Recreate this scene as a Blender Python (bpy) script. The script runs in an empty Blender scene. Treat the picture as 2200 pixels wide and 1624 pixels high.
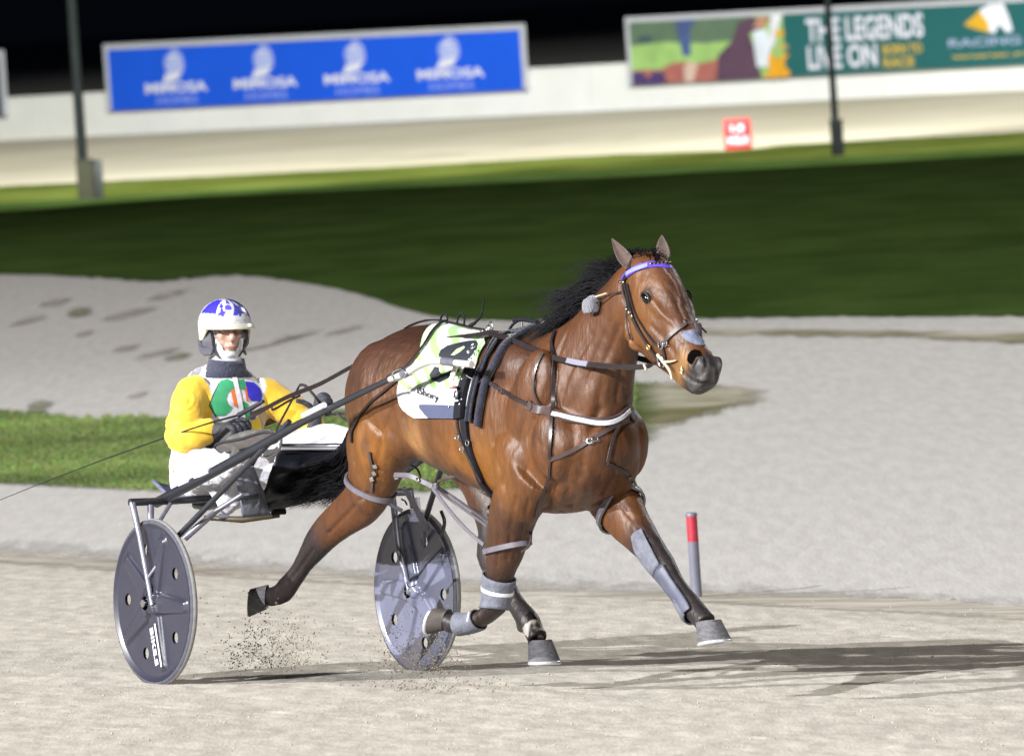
import bpy, bmesh, math, random
import numpy as np
from mathutils import Vector, Matrix, Quaternion, noise
from mathutils.bvhtree import BVHTree
from mathutils.geometry import tessellate_polygon
R = math.radians
S = bpy.context.scene
rng = random.Random(7)

# ------------------------------------------------------------------ camera
IW, IH, FPX = 2200, 1624, 18000.0
CAM = Vector((0, -36.0, 2.9)); PITCH = R(2.64); ROLL = R(3.8)
fwd = Vector((0, math.cos(PITCH), -math.sin(PITCH))); cup = Vector((0, math.sin(PITCH), math.cos(PITCH))); crt = Vector((1, 0, 0))
iup = cup*math.cos(ROLL) + crt*math.sin(ROLL); irt = crt*math.cos(ROLL) - cup*math.sin(ROLL)
cd = bpy.data.cameras.new('camera'); cam = bpy.data.objects.new('camera', cd); S.collection.objects.link(cam)
cd.sensor_width = 36; cd.lens = 36*FPX/IW; cd.clip_end = 3000; cd.clip_start = 0.5
m = Matrix((irt, iup, -fwd)).transposed().to_4x4(); m.translation = CAM; cam.matrix_world = m
cd.dof.use_dof = True; cd.dof.focus_distance = 35.2; cd.dof.aperture_fstop = 7.0
S.camera = cam
# ------------------------------------------------------------------ world: night sky
w = bpy.data.worlds.new('World'); S.world = w; w.use_nodes = True
bgn = w.node_tree.nodes['Background']; bgn.inputs[0].default_value = (0.10, 0.14, 0.25, 1); bgn.inputs[1].default_value = 0.012
# ------------------------------------------------------------------ floodlights (masts stand outside the frame) and added fill lamps
def flood(loc, aim, watts, col, radius, angle, blend=0.3):
    d = bpy.data.lights.new('flood_or_fill_lamp', 'SPOT'); d.energy = watts; d.color = col; d.shadow_soft_size = radius
    d.spot_size = R(angle); d.spot_blend = blend
    o = bpy.data.objects.new('flood_or_fill_lamp', d); S.collection.objects.link(o)
    o.location = loc; o.rotation_euler = (Vector(aim)-Vector(loc)).to_track_quat('-Z', 'Y').to_euler()
    return o
KP = 1120000.0
flood((-68, -88, 51), (0, 5, 0), KP*1.02, (0.96, 0.975, 1.0), 0.5, 52, 0.5)      # key bank, camera left
flood((-112, -34, 50), (0, 5, 0), KP*0.95, (1.0, 0.98, 0.95), 0.45, 70, 0.5)       # second bank, nearly side-on
flood((60, -100, 60), (0, 5, 0), KP*0.24, (1.0, 0.97, 0.92), 5.0, 48, 0.5)       # added weak fill from the camera side, lightens shadows
flood((45, 62, 36), (0, 5, 0), KP*0.05, (0.97, 0.98, 1.0), 3.0, 60, 0.6)     # added weak fill from the far right
flood((-26, 62, 46), (-11, 160, 0), 500000, (0.98, 1.0, 0.97), 0.5, 40, 0.06)   # back straight
flood((22, 56, 46), (9, 152, 0), 500000, (0.98, 1.0, 0.97), 0.5, 40, 0.06)
flood((-14, 96, 34), (-11, 204, 0), 100000, (0.98, 1.0, 0.97), 0.5, 30, 0.9)  # added spots, only to lift the brightness near the far wall
flood((14, 88, 34), (9, 196, 0), 100000, (0.98, 1.0, 0.97), 0.5, 30, 0.9)  # right-hand one of the added pair
S.view_settings.view_transform = 'Standard'; S.view_settings.look = 'None'; S.view_settings.gamma = 1
S.view_settings.exposure = 0.0

# ------------------------------------------------------------------ frames and helpers
TH, BK = R(31), R(3.15)
S_IN = 6.3
Fv = Vector((math.sin(TH), -math.cos(TH), 0)); Lh = Vector((math.cos(TH), math.sin(TH), 0)); Z = Vector((0, 0, 1))
Lv = Lh*math.cos(BK) - Z*math.sin(BK); Uv = Z*math.cos(BK) + Lh*math.sin(BK)
def ray(px, py): return (fwd + irt*((px-IW/2)/FPX) - iup*((py-IH/2)/FPX)).normalized()
_d = ray(621, 1461); ORG = CAM + _d*(-CAM.z/_d.z)
def toT(p): v = p-ORG; return Vector((v.dot(Fv), v.dot(Lv), v.dot(Uv)))
def toW(q): return ORG + Fv*q[0] + Lv*q[1] + Uv*q[2]
CT = toT(CAM)
def rayT(px, py): d = ray(px, py); return Vector((d.dot(Fv), d.dot(Lv), d.dot(Uv)))
def Q(px, py, l=None, u=None, f=None):
    d = rayT(px, py); i, t = (1, l) if l is not None else (2, u) if u is not None else (0, f)
    return CT + d*((t-CT[i])/d[i])
MT = Matrix((Fv, Lv, Uv)).transposed().to_4x4(); MT.translation = ORG
def gz(x, y):
    s = (Vector((x, y, 0))-Vector((ORG.x, ORG.y, 0))).dot(Lh); s = max(-26.0, min(S_IN, s)); return -math.tan(BK)*s
ZF = -math.tan(BK)*S_IN
def ground(px, py, up=0.0):
    d = ray(px, py)
    t = (ORG-CAM).dot(Uv)/d.dot(Uv); P = CAM+d*t
    s = (P-ORG).dot(Lh)
    if t < 0 or s > S_IN:
        t = (ZF-CAM.z)/d.z; P = CAM+d*t
    return P + Z*up

def link(o): S.collection.objects.link(o); return o
def mesh_obj(name, verts, faces, mat=None, parent=None, smooth=True, frame=None, cols=None, mats=None, midx=None):
    me = bpy.data.meshes.new(name); me.from_pydata([tuple(v) for v in verts], [], faces); me.update()
    return finish(name, me, mat, parent, smooth, frame, cols, mats, midx)
def finish(name, me, mat=None, parent=None, smooth=True, frame=None, cols=None, mats=None, midx=None):
    if frame is not None: me.transform(frame)
    if mats:
        for x in mats: me.materials.append(x)
        me.polygons.foreach_set('material_index', midx)
    elif mat: me.materials.append(mat)
    if cols is not None:
        a = me.color_attributes.new('Col', 'FLOAT_COLOR', 'POINT')
        a.data.foreach_set('color', np.asarray(cols, dtype=np.float32).ravel())
    if smooth: me.polygons.foreach_set('use_smooth', [True]*len(me.polygons))
    o = link(bpy.data.objects.new(name, me))
    if parent:
        o.parent = parent
        # meshes are written in track coordinates; children sit relative to the thing's base
        if 'base' in parent: b = Vector(parent['base']); me.transform(Matrix.Translation(-b)); o['base'] = tuple(b)
    return o
def tag(o, label=None, cat=None, group=None, kind=None):
    if label: o['label'] = label
    if cat: o['category'] = cat
    if group: o['group'] = group
    if kind: o['kind'] = kind
    return o
def thing(name, label, cat, base=(0, 0, 0), group=None):
    """an Empty on the banked track, at the thing's base, in track coordinates (forward, left, up)"""
    o = link(bpy.data.objects.new(name, None)); o.empty_display_size = 0.2
    o.matrix_world = MT @ Matrix.Translation(Vector(base)); o['base'] = tuple(base)
    return tag(o, label, cat, group)
def wthing(name, label, cat, loc, group=None):
    o = link(bpy.data.objects.new(name, None)); o.location = loc; o['base'] = tuple(loc)
    return tag(o, label, cat, group)
def topmesh(o, base, world=False):
    """top-level single mesh written in track coordinates"""
    o.data.transform(Matrix.Translation(-Vector(base)))
    o.matrix_world = (Matrix.Identity(4) if world else MT) @ Matrix.Translation(Vector(base)); return o

class MD:
    def __init__(s): s.v = []; s.f = []
    def add(s, vs, fs):
        n = len(s.v); s.v += [Vector(v) for v in vs]; s.f += [tuple(i+n for i in f) for f in fs]
    def loft(s, secs, n=24, closed=True):
        """secs: (centre, vecA, vecB, expo)"""
        vs = []; 
        for c, a, b, e in secs:
            c, a, b = Vector(c), Vector(a), Vector(b)
            for k in range(n):
                t = 2*math.pi*k/n; x, y = math.cos(t), math.sin(t)
                x = math.copysign(abs(x)**e, x); y = math.copysign(abs(y)**e, y)
                vs.append(c+a*x+b*y)
        fs = []
        for i in range(len(secs)-1):
            for k in range(n): fs.append((i*n+k, i*n+(k+1) % n, (i+1)*n+(k+1) % n, (i+1)*n+k))
        if closed:
            fs.append(tuple(range(n-1, -1, -1))); fs.append(tuple((len(secs)-1)*n+k for k in range(n)))
        s.add(vs, fs)
    def limb(s, pts, ref=(0, 1, 0), n=20, sub=5, e=1.0):
        """pts: (pos, r_lateral, r_sagittal); smooth path"""
        P = [list(Vector(p))+[ra, rb] for p, ra, rb in pts]
        C = cat(P, sub); ref = Vector(ref); secs = []
        for i, c in enumerate(C):
            p = Vector(c[:3]); q0 = Vector(C[max(0, i-1)][:3]); q1 = Vector(C[min(len(C)-1, i+1)][:3])
            t = (q1-q0).normalized(); a = (ref-t*ref.dot(t))
            a = a.normalized() if a.length > 1e-4 else t.orthogonal().normalized()
            b = t.cross(a); secs.append((p, a*c[3], b*c[4], e))
        s.loft(secs, n)
    def ell(s, c, r, rot=None, n=16):
        c = Vector(c); M = rot if rot else Matrix.Identity(3)
        vs = []; fs = []
        for i in range(1, n):
            ph = math.pi*i/n
            for k in range(2*n):
                t = math.pi*k/n
                vs.append(c + M @ Vector((r[0]*math.sin(ph)*math.cos(t), r[1]*math.sin(ph)*math.sin(t), r[2]*math.cos(ph))))
        N = 2*n
        for i in range(n-2):
            for k in range(N): fs.append((i*N+k, (i+1)*N+k, (i+1)*N+(k+1) % N, i*N+(k+1) % N))
        vs.append(c+M @ Vector((0, 0, r[2]))); vs.append(c-M @ Vector((0, 0, r[2])))
        a, b = len(vs)-2, len(vs)-1
        for k in range(N): fs.append((a, k, (k+1) % N)); fs.append((b, (n-2)*N+(k+1) % N, (n-2)*N+k))
        s.add(vs, fs)
    def tube(s, pts, r, n=10, sub=1, closed=False):
        P = [Vector(p) for p in (cat([list(p) for p in pts], sub) if sub > 1 else pts)]
        P = [Vector(p[:3]) for p in P]
        rr = r if hasattr(r, '__len__') else [r]*len(P)
        if len(rr) != len(P): rr = [np.interp(i/(len(P)-1), np.linspace(0, 1, len(rr)), rr) for i in range(len(P))]
        a = None; vs = []
        for i, p in enumerate(P):
            t = (P[min(i+1, len(P)-1)]-P[max(i-1, 0)]).normalized()
            if a is None: a = t.orthogonal().normalized()
            a = (a-t*a.dot(t)).normalized(); b = t.cross(a)
            for k in range(n): vs.append(p+a*(rr[i]*math.cos(2*math.pi*k/n))+b*(rr[i]*math.sin(2*math.pi*k/n)))
        fs = [(i*n+k, i*n+(k+1) % n, (i+1)*n+(k+1) % n, (i+1)*n+k) for i in range(len(P)-1) for k in range(n)]
        if closed: i = len(P)-1; fs += [(i*n+k, i*n+(k+1) % n, (k+1) % n, k) for k in range(n)]
        else: fs += [tuple(range(n-1, -1, -1)), tuple((len(P)-1)*n+k for k in range(n))]
        s.add(vs, fs)
    def box(s, c, hx, hy, hz, M=None):
        """c centre, h* half vectors or scalars"""
        c = Vector(c); M = M or Matrix.Identity(3)
        X, Y, Zz = M @ Vector((hx, 0, 0)), M @ Vector((0, hy, 0)), M @ Vector((0, 0, hz))
        vs = [c+X*i+Y*j+Zz*k for i in (-1, 1) for j in (-1, 1) for k in (-1, 1)]
        s.add(vs, [(0, 1, 3, 2), (4, 6, 7, 5), (0, 4, 5, 1), (2, 3, 7, 6), (0, 2, 6, 4), (1, 5, 7, 3)])
    def obj(s, name, mat=None, parent=None, smooth=True, bevel=0, seg=2, frame=None):
        o = mesh_obj(name, s.v, s.f, mat, parent, smooth, frame)
        bm = bmesh.new(); bm.from_mesh(o.data); bmesh.ops.recalc_face_normals(bm, faces=bm.faces)
        if bevel: 
            es = [e for e in bm.edges if len(e.link_faces) == 2 and e.calc_face_angle() > 0.6]
            bmesh.ops.bevel(bm, geom=es, offset=bevel, segments=seg, affect='EDGES', profile=0.5)
        bm.to_mesh(o.data); bm.free()
        if smooth and not bevel:
            try: o.data.set_sharp_from_angle(angle=0.9)
            except Exception: pass
        elif bevel:
            o.data.polygons.foreach_set('use_smooth', [True]*len(o.data.polygons)); o.data.set_sharp_from_angle(angle=0.7)
        return o
def cat(P, sub):
    """Catmull-Rom through the rows of P"""
    P = np.array(P, float); n = len(P)
    if n < 3 or sub < 2: 
        return [P[0]+(P[-1]-P[0])*t for t in np.linspace(0, 1, max(2, sub))] if n == 2 else list(P)
    E = np.vstack([2*P[0]-P[1], P, 2*P[-1]-P[-2]]); out = []
    for i in range(n-1):
        p0, p1, p2, p3 = E[i:i+4]
        for t in np.arange(sub)/sub:
            out.append(0.5*((2*p1)+(-p0+p2)*t+(2*p0-5*p1+4*p2-p3)*t*t+(-p0+3*p1-3*p2+p3)*t**3))
    out.append(P[-1]); return out
def remesh(md, voxel, it=6, fac=0.5):
    me = bpy.data.meshes.new('tmp'); me.from_pydata([tuple(v) for v in md.v], [], md.f); me.update()
    o = link(bpy.data.objects.new('tmp', me))
    r = o.modifiers.new('r', 'REMESH'); r.mode = 'VOXEL'; r.voxel_size = voxel
    if it: s = o.modifiers.new('s', 'SMOOTH'); s.factor = fac; s.iterations = it
    dg = bpy.context.evaluated_depsgraph_get(); out = bpy.data.meshes.new_from_object(o.evaluated_get(dg))
    bpy.data.objects.remove(o); bpy.data.meshes.remove(me); return out
def getco(me):
    a = np.empty(len(me.vertices)*3, dtype=np.float32); me.vertices.foreach_get('co', a); return a.reshape(-1, 3).astype(float)
def getno(me):
    a = np.empty(len(me.vertices)*3, dtype=np.float32); me.vertices.foreach_get('normal', a); return a.reshape(-1, 3).astype(float)
def setco(me, a): me.vertices.foreach_set('co', a.astype(np.float32).ravel()); me.update()
def sst(e0, e1, x): t = np.clip((x-e0)/(e1-e0), 0, 1); return t*t*(3-2*t)

# ------------------------------------------------------------------ materials
def mat(name, col=(0.5, 0.5, 0.5), rough=0.5, metal=0.0, spec=0.5, vcol=False, var=0.0, vscale=6.0, bump=0.0, bscale=60.0, stretch=(1, 1, 1), coat=0.0, sheen=0.0, coords='Object', col2=None, detail=5.0, alpha=1.0, trans=0.0, bdist=0.02, ragged=0.0):
    M = bpy.data.materials.new(name); M.use_nodes = True; nt = M.node_tree; N = nt.nodes; K = nt.links
    b = N['Principled BSDF']; b.inputs['Roughness'].default_value = rough; b.inputs['Metallic'].default_value = metal
    b.inputs['Specular IOR Level'].default_value = spec; b.inputs['Coat Weight'].default_value = coat; b.inputs['Coat Roughness'].default_value = 0.25
    b.inputs['Sheen Weight'].default_value = sheen; b.inputs['Alpha'].default_value = alpha; b.inputs['Transmission Weight'].default_value = trans
    tc = N.new('ShaderNodeTexCoord'); mp = N.new('ShaderNodeMapping'); mp.inputs['Scale'].default_value = stretch; K.new(tc.outputs[coords], mp.inputs[0])
    src = None
    if vcol:
        a = N.new('ShaderNodeVertexColor'); a.layer_name = 'Col'; src = a.outputs[0]
    if var > 0 or col2:
        t = N.new('ShaderNodeTexNoise'); t.inputs['Scale'].default_value = vscale; t.inputs['Detail'].default_value = detail; t.inputs['Roughness'].default_value = 0.6; K.new(mp.outputs[0], t.inputs[0])
        if col2:
            mx = N.new('ShaderNodeMix'); mx.data_type = 'RGBA'; mx.inputs[6].default_value = (*col, 1); mx.inputs[7].default_value = (*col2, 1)
            rp = N.new('ShaderNodeMapRange'); rp.inputs[1].default_value = 0.38; rp.inputs[2].default_value = 0.62; K.new(t.outputs[0], rp.inputs[0]); K.new(rp.outputs[0], mx.inputs[0]); src = mx.outputs[2]
        if var > 0:
            rp = N.new('ShaderNodeMapRange'); rp.inputs[1].default_value = 0.3; rp.inputs[2].default_value = 0.7; rp.inputs[3].default_value = 1-var; rp.inputs[4].default_value = 1+var; K.new(t.outputs[0], rp.inputs[0])
            mu = N.new('ShaderNodeMix'); mu.data_type = 'RGBA'; mu.blend_type = 'MULTIPLY'; mu.inputs[0].default_value = 1
            if src: K.new(src, mu.inputs[6])
            else: mu.inputs[6].default_value = (*col, 1)
            K.new(rp.outputs[0], mu.inputs[7]); src = mu.outputs[2]
    if src: K.new(src, b.inputs['Base Color'])
    else: b.inputs['Base Color'].default_value = (*col, 1)
    if bump > 0:
        t = N.new('ShaderNodeTexNoise'); t.inputs['Scale'].default_value = bscale; t.inputs['Detail'].default_value = 6; K.new(mp.outputs[0], t.inputs[0])
        bp = N.new('ShaderNodeBump'); bp.inputs['Strength'].default_value = bump; bp.inputs['Distance'].default_value = bdist; K.new(t.outputs[0], bp.inputs['Height']); K.new(bp.outputs[0], b.inputs['Normal'])
    if ragged:
        a = N.new('ShaderNodeVertexColor'); a.layer_name = 'Col'; t = N.new('ShaderNodeTexNoise'); t.inputs['Scale'].default_value = ragged; t.inputs['Detail'].default_value = 7; t.inputs['Roughness'].default_value = 0.7; K.new(mp.outputs[0], t.inputs[0])
        sb = N.new('ShaderNodeMath'); sb.operation = 'SUBTRACT'; K.new(a.outputs[0], sb.inputs[0]); K.new(t.outputs[0], sb.inputs[1])
        ml = N.new('ShaderNodeMath'); ml.operation = 'MULTIPLY_ADD'; ml.inputs[1].default_value = 2.6; ml.inputs[2].default_value = 0.5; ml.use_clamp = True; K.new(sb.outputs[0], ml.inputs[0]); K.new(ml.outputs[0], b.inputs['Alpha'])
    return M
# ================================================================== SETTING
m_sand = mat('track_sand', (0.435, 0.40, 0.35), 0.95, spec=0.0, var=0.10, vscale=17, bump=0.26, bscale=100, coords='Object', stretch=(0.6, 0.13, 1), col2=(0.495, 0.46, 0.405), detail=10, bdist=0.012)
m_flat = mat('infield_sand', (0.44, 0.42, 0.40), 0.95, spec=0.0, var=0.05, vscale=12, bump=0.14, bscale=40, coords='Object', stretch=(1, 0.10, 1), col2=(0.465, 0.446, 0.43), detail=10)
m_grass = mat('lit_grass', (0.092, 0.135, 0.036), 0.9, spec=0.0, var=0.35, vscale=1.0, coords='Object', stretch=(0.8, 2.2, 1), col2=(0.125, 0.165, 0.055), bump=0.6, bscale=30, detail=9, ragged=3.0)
m_unlit_grass = mat('infield_grass', (0.038, 0.066, 0.016), 0.95, spec=0.0, var=0.15, vscale=0.9, coords='Object', stretch=(0.8, 0.35, 1), col2=(0.048, 0.078, 0.020), bump=0.5, bscale=12, detail=9, ragged=1.0)  # colour kept darker to stand for the unlit infield
m_olive = mat('worn_grass', (0.19, 0.18, 0.095), 0.95, spec=0.0, var=0.3, vscale=1.3, coords='Object', stretch=(0.7, 0.5, 1), col2=(0.34, 0.32, 0.26), detail=9, ragged=1.1)
m_verge = mat('verge_grass', (0.085, 0.11, 0.020), 0.9, spec=0.0, var=0.2, vscale=0.7, col2=(0.11, 0.135, 0.03), stretch=(0.6, 0.4, 1))
m_btrack = mat('back_track_sand', (0.56, 0.51, 0.38), 0.95, spec=0.0, var=0.06, vscale=0.3, col2=(0.60, 0.55, 0.43), stretch=(0.6, 0.3, 1))

# ground: one sheet to the horizon, banked under the track, flat inside it
def st(s, t, up=0.0):
    p = ORG + Lh*s + Vector((Fv.x, Fv.y, 0))*t; return Vector((p.x, p.y, -math.tan(BK)*max(-26, min(S_IN, s))+up))
sl = [-900, -26, -6.6, S_IN, 40, 400, 1200]; tl = [-1200, -300, -60, 0, 60, 300, 1200]
g = mesh_obj('ground', [st(a, b) for a in sl for b in tl], [(i*7+j, (i+1)*7+j, (i+1)*7+j+1, i*7+j+1) for i in range(6) for j in range(6)], None, smooth=False,
             mats=[m_sand, m_flat], midx=[0 if i < 3 else 1 for i in range(6) for j in range(6)])
tag(g, kind='structure')
# race track: finely raked sand surface, real relief
def fb(x, y, s, seed): return noise.fractal(Vector((x*s, y*s, seed)), 0.9, 2.1, 4)
xs = np.arange(-3.6, 3.7, 0.024); ss = np.arange(-6.5, 5.2, 0.022)
vs = []; nx = len(xs)
for j, s in enumerate(ss):
    for i, x in enumerate(xs):
        t = (x-ORG.x-Lh.x*s)/Fv.x
        r = noise.noise(Vector((t*1.2, s*9, 3))); ed = max(0, min(1, (5.2-s)*1.2, (s+6.5)*.8, (3.7-abs(x))*2.5))
        yy = 0.515*s-0.857*t; h = 0.0026*fb(t*0.8, s, 3.0, 1) + 0.0024*fb(x*.7, yy*0.3, 20, 5) + 0.0022*r
        if r > 0.2: h -= 0.012*max(0, noise.noise(Vector((t*6, s*7, 9)))-0.15)
        vs.append(st(s, t, 0.002+(0.014+h)*ed))
fs = [(j*nx+i, j*nx+i+1, (j+1)*nx+i+1, (j+1)*nx+i) for j in range(len(ss)-1) for i in range(nx-1)]
tag(mesh_obj('race_track', vs, fs, m_sand), kind='structure')

def edge(pts, x, jit=0.0, fr=0.05, seed=0):
    y = float(np.interp(x, [p[0] for p in pts], [p[1] for p in pts])); x_ = min(max(x, pts[0][0]), pts[-1][0]); y -= (x-x_)*0.0664
    return y + jit*(noise.noise(Vector((x*fr, seed, 0)))+0.5*noise.noise(Vector((x*fr*3.1, seed, 4))))
def smoothpts(pts, sub=8): return [tuple(c) for c in cat([list(p) for p in pts], sub)]
def strip(name, top, bot, material, up, x0=-500, x1=2700, nx=260, ny=10, jt=0, jb=0, seed=0, fr=0.05, kind='structure', et=0, eb=0, el=0, er=0):
    """et/eb/el/er: width in px over which the edge breaks up"""
    vs = []; cc = []; n = ny+5
    for i in range(nx+1):
        x = x0+(x1-x0)*i/nx; yt = edge(top, x, jt, fr, seed); yb = edge(bot, x, jb, fr, seed+7)
        yb = max(yb, yt+0.3); h = yb-yt
        a1 = min(max(et, 1), h*0.3); b1 = min(max(eb, 1), h*0.3)
        ys = [0, a1*0.5, a1]+[a1+(h-a1-b1)*j/ny for j in range(1, ny)]+[h-b1, h-b1*0.5, h]
        for y in ys:
            p = ground(x, yt+y); p.z = gz(p.x, p.y)+up; vs.append(p)
            wgt = 1.3
            if et: wgt = min(wgt, 1.3*y/et)
            if eb: wgt = min(wgt, 1.3*(h-y)/eb)
            if el: wgt = min(wgt, 1.3*(x-x0)/el)
            if er: wgt = min(wgt, 1.3*(x1-x)/er)
            cc.append((wgt, wgt, wgt, 1))
    n = len(ys)
    o = mesh_obj(name, vs, [(i*n+j, (i+1)*n+j, (i+1)*n+j+1, i*n+j+1) for i in range(nx) for j in range(n-1)], material, smooth=False, cols=cc)
    return tag(o, kind=kind)
DT = [(-600, 469), (0, 436), (1100, 375), (2200, 318), (2800, 286)]
DB = smoothpts([(-500, 590), (0, 593), (200, 600), (330, 608), (450, 597), (564, 599), (727, 625), (800, 645), (870, 668), (940, 683), (1020, 691), (1250, 690), (1500, 687), (1800, 684), (2200, 683), (2700, 683)])
strip('infield_grass', DT, DB, m_unlit_grass, 0.010, jb=4, jt=0, seed=3, ny=14, eb=6, x0=-2600, x1=4800, nx=500)
strip('worn_grass_band', smoothpts([(1380, 706), (1500, 706), (1800, 709), (2000, 712), (2200, 713), (2700, 714)]), smoothpts([(1380, 718), (1500, 728), (1700, 733), (1900, 735), (2200, 746), (2700, 750)]), m_olive, 0.008, x0=1330, x1=2700, nx=150, jt=2, jb=5, seed=5, fr=0.02, et=4, eb=26, el=240)
GT = smoothpts([(-500, 882), (0, 890), (100, 897), (200, 908), (280, 900), (360, 905), (700, 893), (900, 868), (1200, 834), (1450, 815), (1560, 822), (1700, 835)])
GB = smoothpts([(-500, 1025), (0, 1040), (300, 1054), (600, 1064), (900, 1058), (1100, 1035), (1300, 985), (1400, 952), (1500, 915), (1560, 895), (1700, 860)])
strip('grass_strip', GT, GB, m_grass, 0.010, x0=-2600, x1=1480, nx=500, jt=7, jb=4, seed=9, fr=0.04, et=9, eb=8, er=260)
strip('worn_grass_point', GT, GB, m_olive, 0.006, x0=1100, x1=1690, nx=90, jt=7, jb=8, seed=9, fr=0.04, et=30, eb=60, er=200)
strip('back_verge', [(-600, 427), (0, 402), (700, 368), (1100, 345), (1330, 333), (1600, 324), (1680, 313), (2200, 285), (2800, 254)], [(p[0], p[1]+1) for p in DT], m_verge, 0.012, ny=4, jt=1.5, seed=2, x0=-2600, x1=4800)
strip('back_track', [(-600, 330), (0, 302), (1100, 253), (2200, 193), (2800, 161)], [(-600, 428), (0, 403), (700, 369), (1100, 346), (1330, 334), (1600, 325), (1680, 314), (2200, 286), (2800, 255)], m_btrack, 0.006, ny=4, x0=-2600, x1=4800)
m_over = mat('blended_sand', (0.44, 0.42, 0.40), 0.95, spec=0.0, var=0.05, vscale=12, bump=0.14, bscale=40, stretch=(1, 0.12, 1), col2=(0.465, 0.446, 0.43), detail=10, ragged=3.5)
strip('inner_apron', smoothpts([(-500, 1085), (0, 1105), (600, 1140), (1100, 1160), (1600, 1170), (2200, 1190), (2700, 1200)]), smoothpts([(-500, 1200), (0, 1235), (600, 1282), (1100, 1318), (1600, 1340), (2200, 1365), (2700, 1385)]), m_over, 0.004, x0=-2600, x1=4800, nx=500, jt=0, jb=10, seed=21, eb=150, ny=4, fr=0.01)
m_streak = mat('rake_streak', (0.37, 0.33, 0.28), 0.95, spec=0.0, var=0.25, vscale=5, col2=(0.43, 0.395, 0.345), stretch=(0.35, 1, 1), ragged=2.2)
strip('raked_edge', smoothpts([(-500, 1150), (0, 1178), (600, 1215), (1100, 1250), (1600, 1262), (2200, 1275), (2700, 1290)]), smoothpts([(-500, 1185), (0, 1225), (600, 1262), (1100, 1302), (1600, 1318), (2200, 1350), (2700, 1370)]), m_streak, 0.0055, nx=260, jt=4, jb=6, seed=21, et=44, eb=44, ny=4)
# scrub patches on the pale infield sand
def patch(px, py, rx, ry, seed, material):
    n = 26; vs = [ground(px, py, 0.006)]; cc = [(0.72, 0.72, 0.72, 1)]; rx *= 1.7; ry *= 1.7
    for m_, wg in ((0.4, 0.60), (0.75, 0.42), (1.0, 0.15)):
        for k in range(n):
            a = 2*math.pi*k/n; x = rx*m_*math.cos(a); y = ry*m_*math.sin(a)
            p = ground(px+x*1.15+y*0.8, py+y-0.27*x); p.z = gz(p.x, p.y)+0.006; vs.append(p); cc.append((wg, wg, wg, 1))
    fs = [(0, k+1, (k+1) % n+1) for k in range(n)]+[(1+m_*n+k, 1+m_*n+n+k, 1+m_*n+n+(k+1) % n, 1+m_*n+(k+1) % n) for m_ in (0, 1) for k in range(n)]
    return tag(mesh_obj('bare_ground', vs, fs, material, smooth=False, cols=cc), kind='structure')
m_scrub = mat('scrub', (0.13, 0.15, 0.055), 0.95, ragged=2.2, var=0.3, vscale=3, col2=(0.24, 0.22, 0.18)); m_soil = mat('bare_soil', (0.25, 0.21, 0.175), 0.95, ragged=2.0, var=0.2, vscale=3, col2=(0.36, 0.335, 0.31))
for i, (a, b, rx, ry, mm) in enumerate([(170, 672, 17, 7, m_scrub), (275, 676, 38, 5, m_soil), (116, 652, 22, 5, m_soil), (180, 718, 13, 4, m_soil), (382, 767, 20, 5, m_scrub), (735, 712, 28, 3.5, m_soil), (640, 722, 40, 3, m_soil), (295, 850, 16, 4, m_soil), (85, 872, 18, 8, m_scrub), (340, 760, 34, 4, m_soil), (560, 745, 60, 3, m_soil), (360, 635, 30, 4, m_soil), (270, 750, 20, 4, m_soil), (60, 690, 26, 4, m_soil)]):
    patch(a, b, rx, ry, i*3.1, mm)
# grass blades on the strip and its ragged edges
def blades(name, x0, x1, n, cols, hgt, mt, x_extra=0):
    vs = []; fs = []; cc = []
    for k in range(n):
        x = rng.uniform(x0, x1); yt = edge(GT, x, 9, 0.05, 9); yb = edge(GB, x, 5, 0.05, 16)
        if yb-yt < 3: continue
        q = rng.random(); y = yt-3+(yb-yt+6)*q
        p = ground(x, y, 0.02)
        if rng.random() < 0.5*max(0, noise.noise(Vector((p.x*1.3, p.y*0.5, 2)))+0.2): continue
        h = hgt*rng.uniform(0.5, 1.4); c = rng.choice(cols); c = [v*rng.uniform(0.75, 1.25)*(1+0.9*noise.noise(Vector((p.x*0.35, p.y*0.55, 7)))) for v in c]
        for b in range(3):
            a = rng.uniform(0, math.pi); wd = Vector((math.cos(a), math.sin(a), 0))*0.008; ln = Vector((rng.uniform(-.6, .6), rng.uniform(-.6, .6), 1))*h
            o = Vector((rng.uniform(-.03, .03), rng.uniform(-.03, .03), 0)); i = len(vs)
            vs += [p+o-wd, p+o+wd, p+o+ln]; fs.append((i, i+1, i+2)); cc += [(*c, 1)]*3
    return tag(mesh_obj(name, vs, fs, mt, smooth=False, cols=cc), kind='stuff', label='short mown green grass on the lit strip behind the cart', cat='grass')
m_blade = mat('grass_blades', rough=0.7, spec=0.2, vcol=True)
blades('grass', -30, 1360, 60000, [(0.085, 0.135, 0.030), (0.11, 0.155, 0.042), (0.14, 0.175, 0.062)], 0.017, m_blade)

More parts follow.
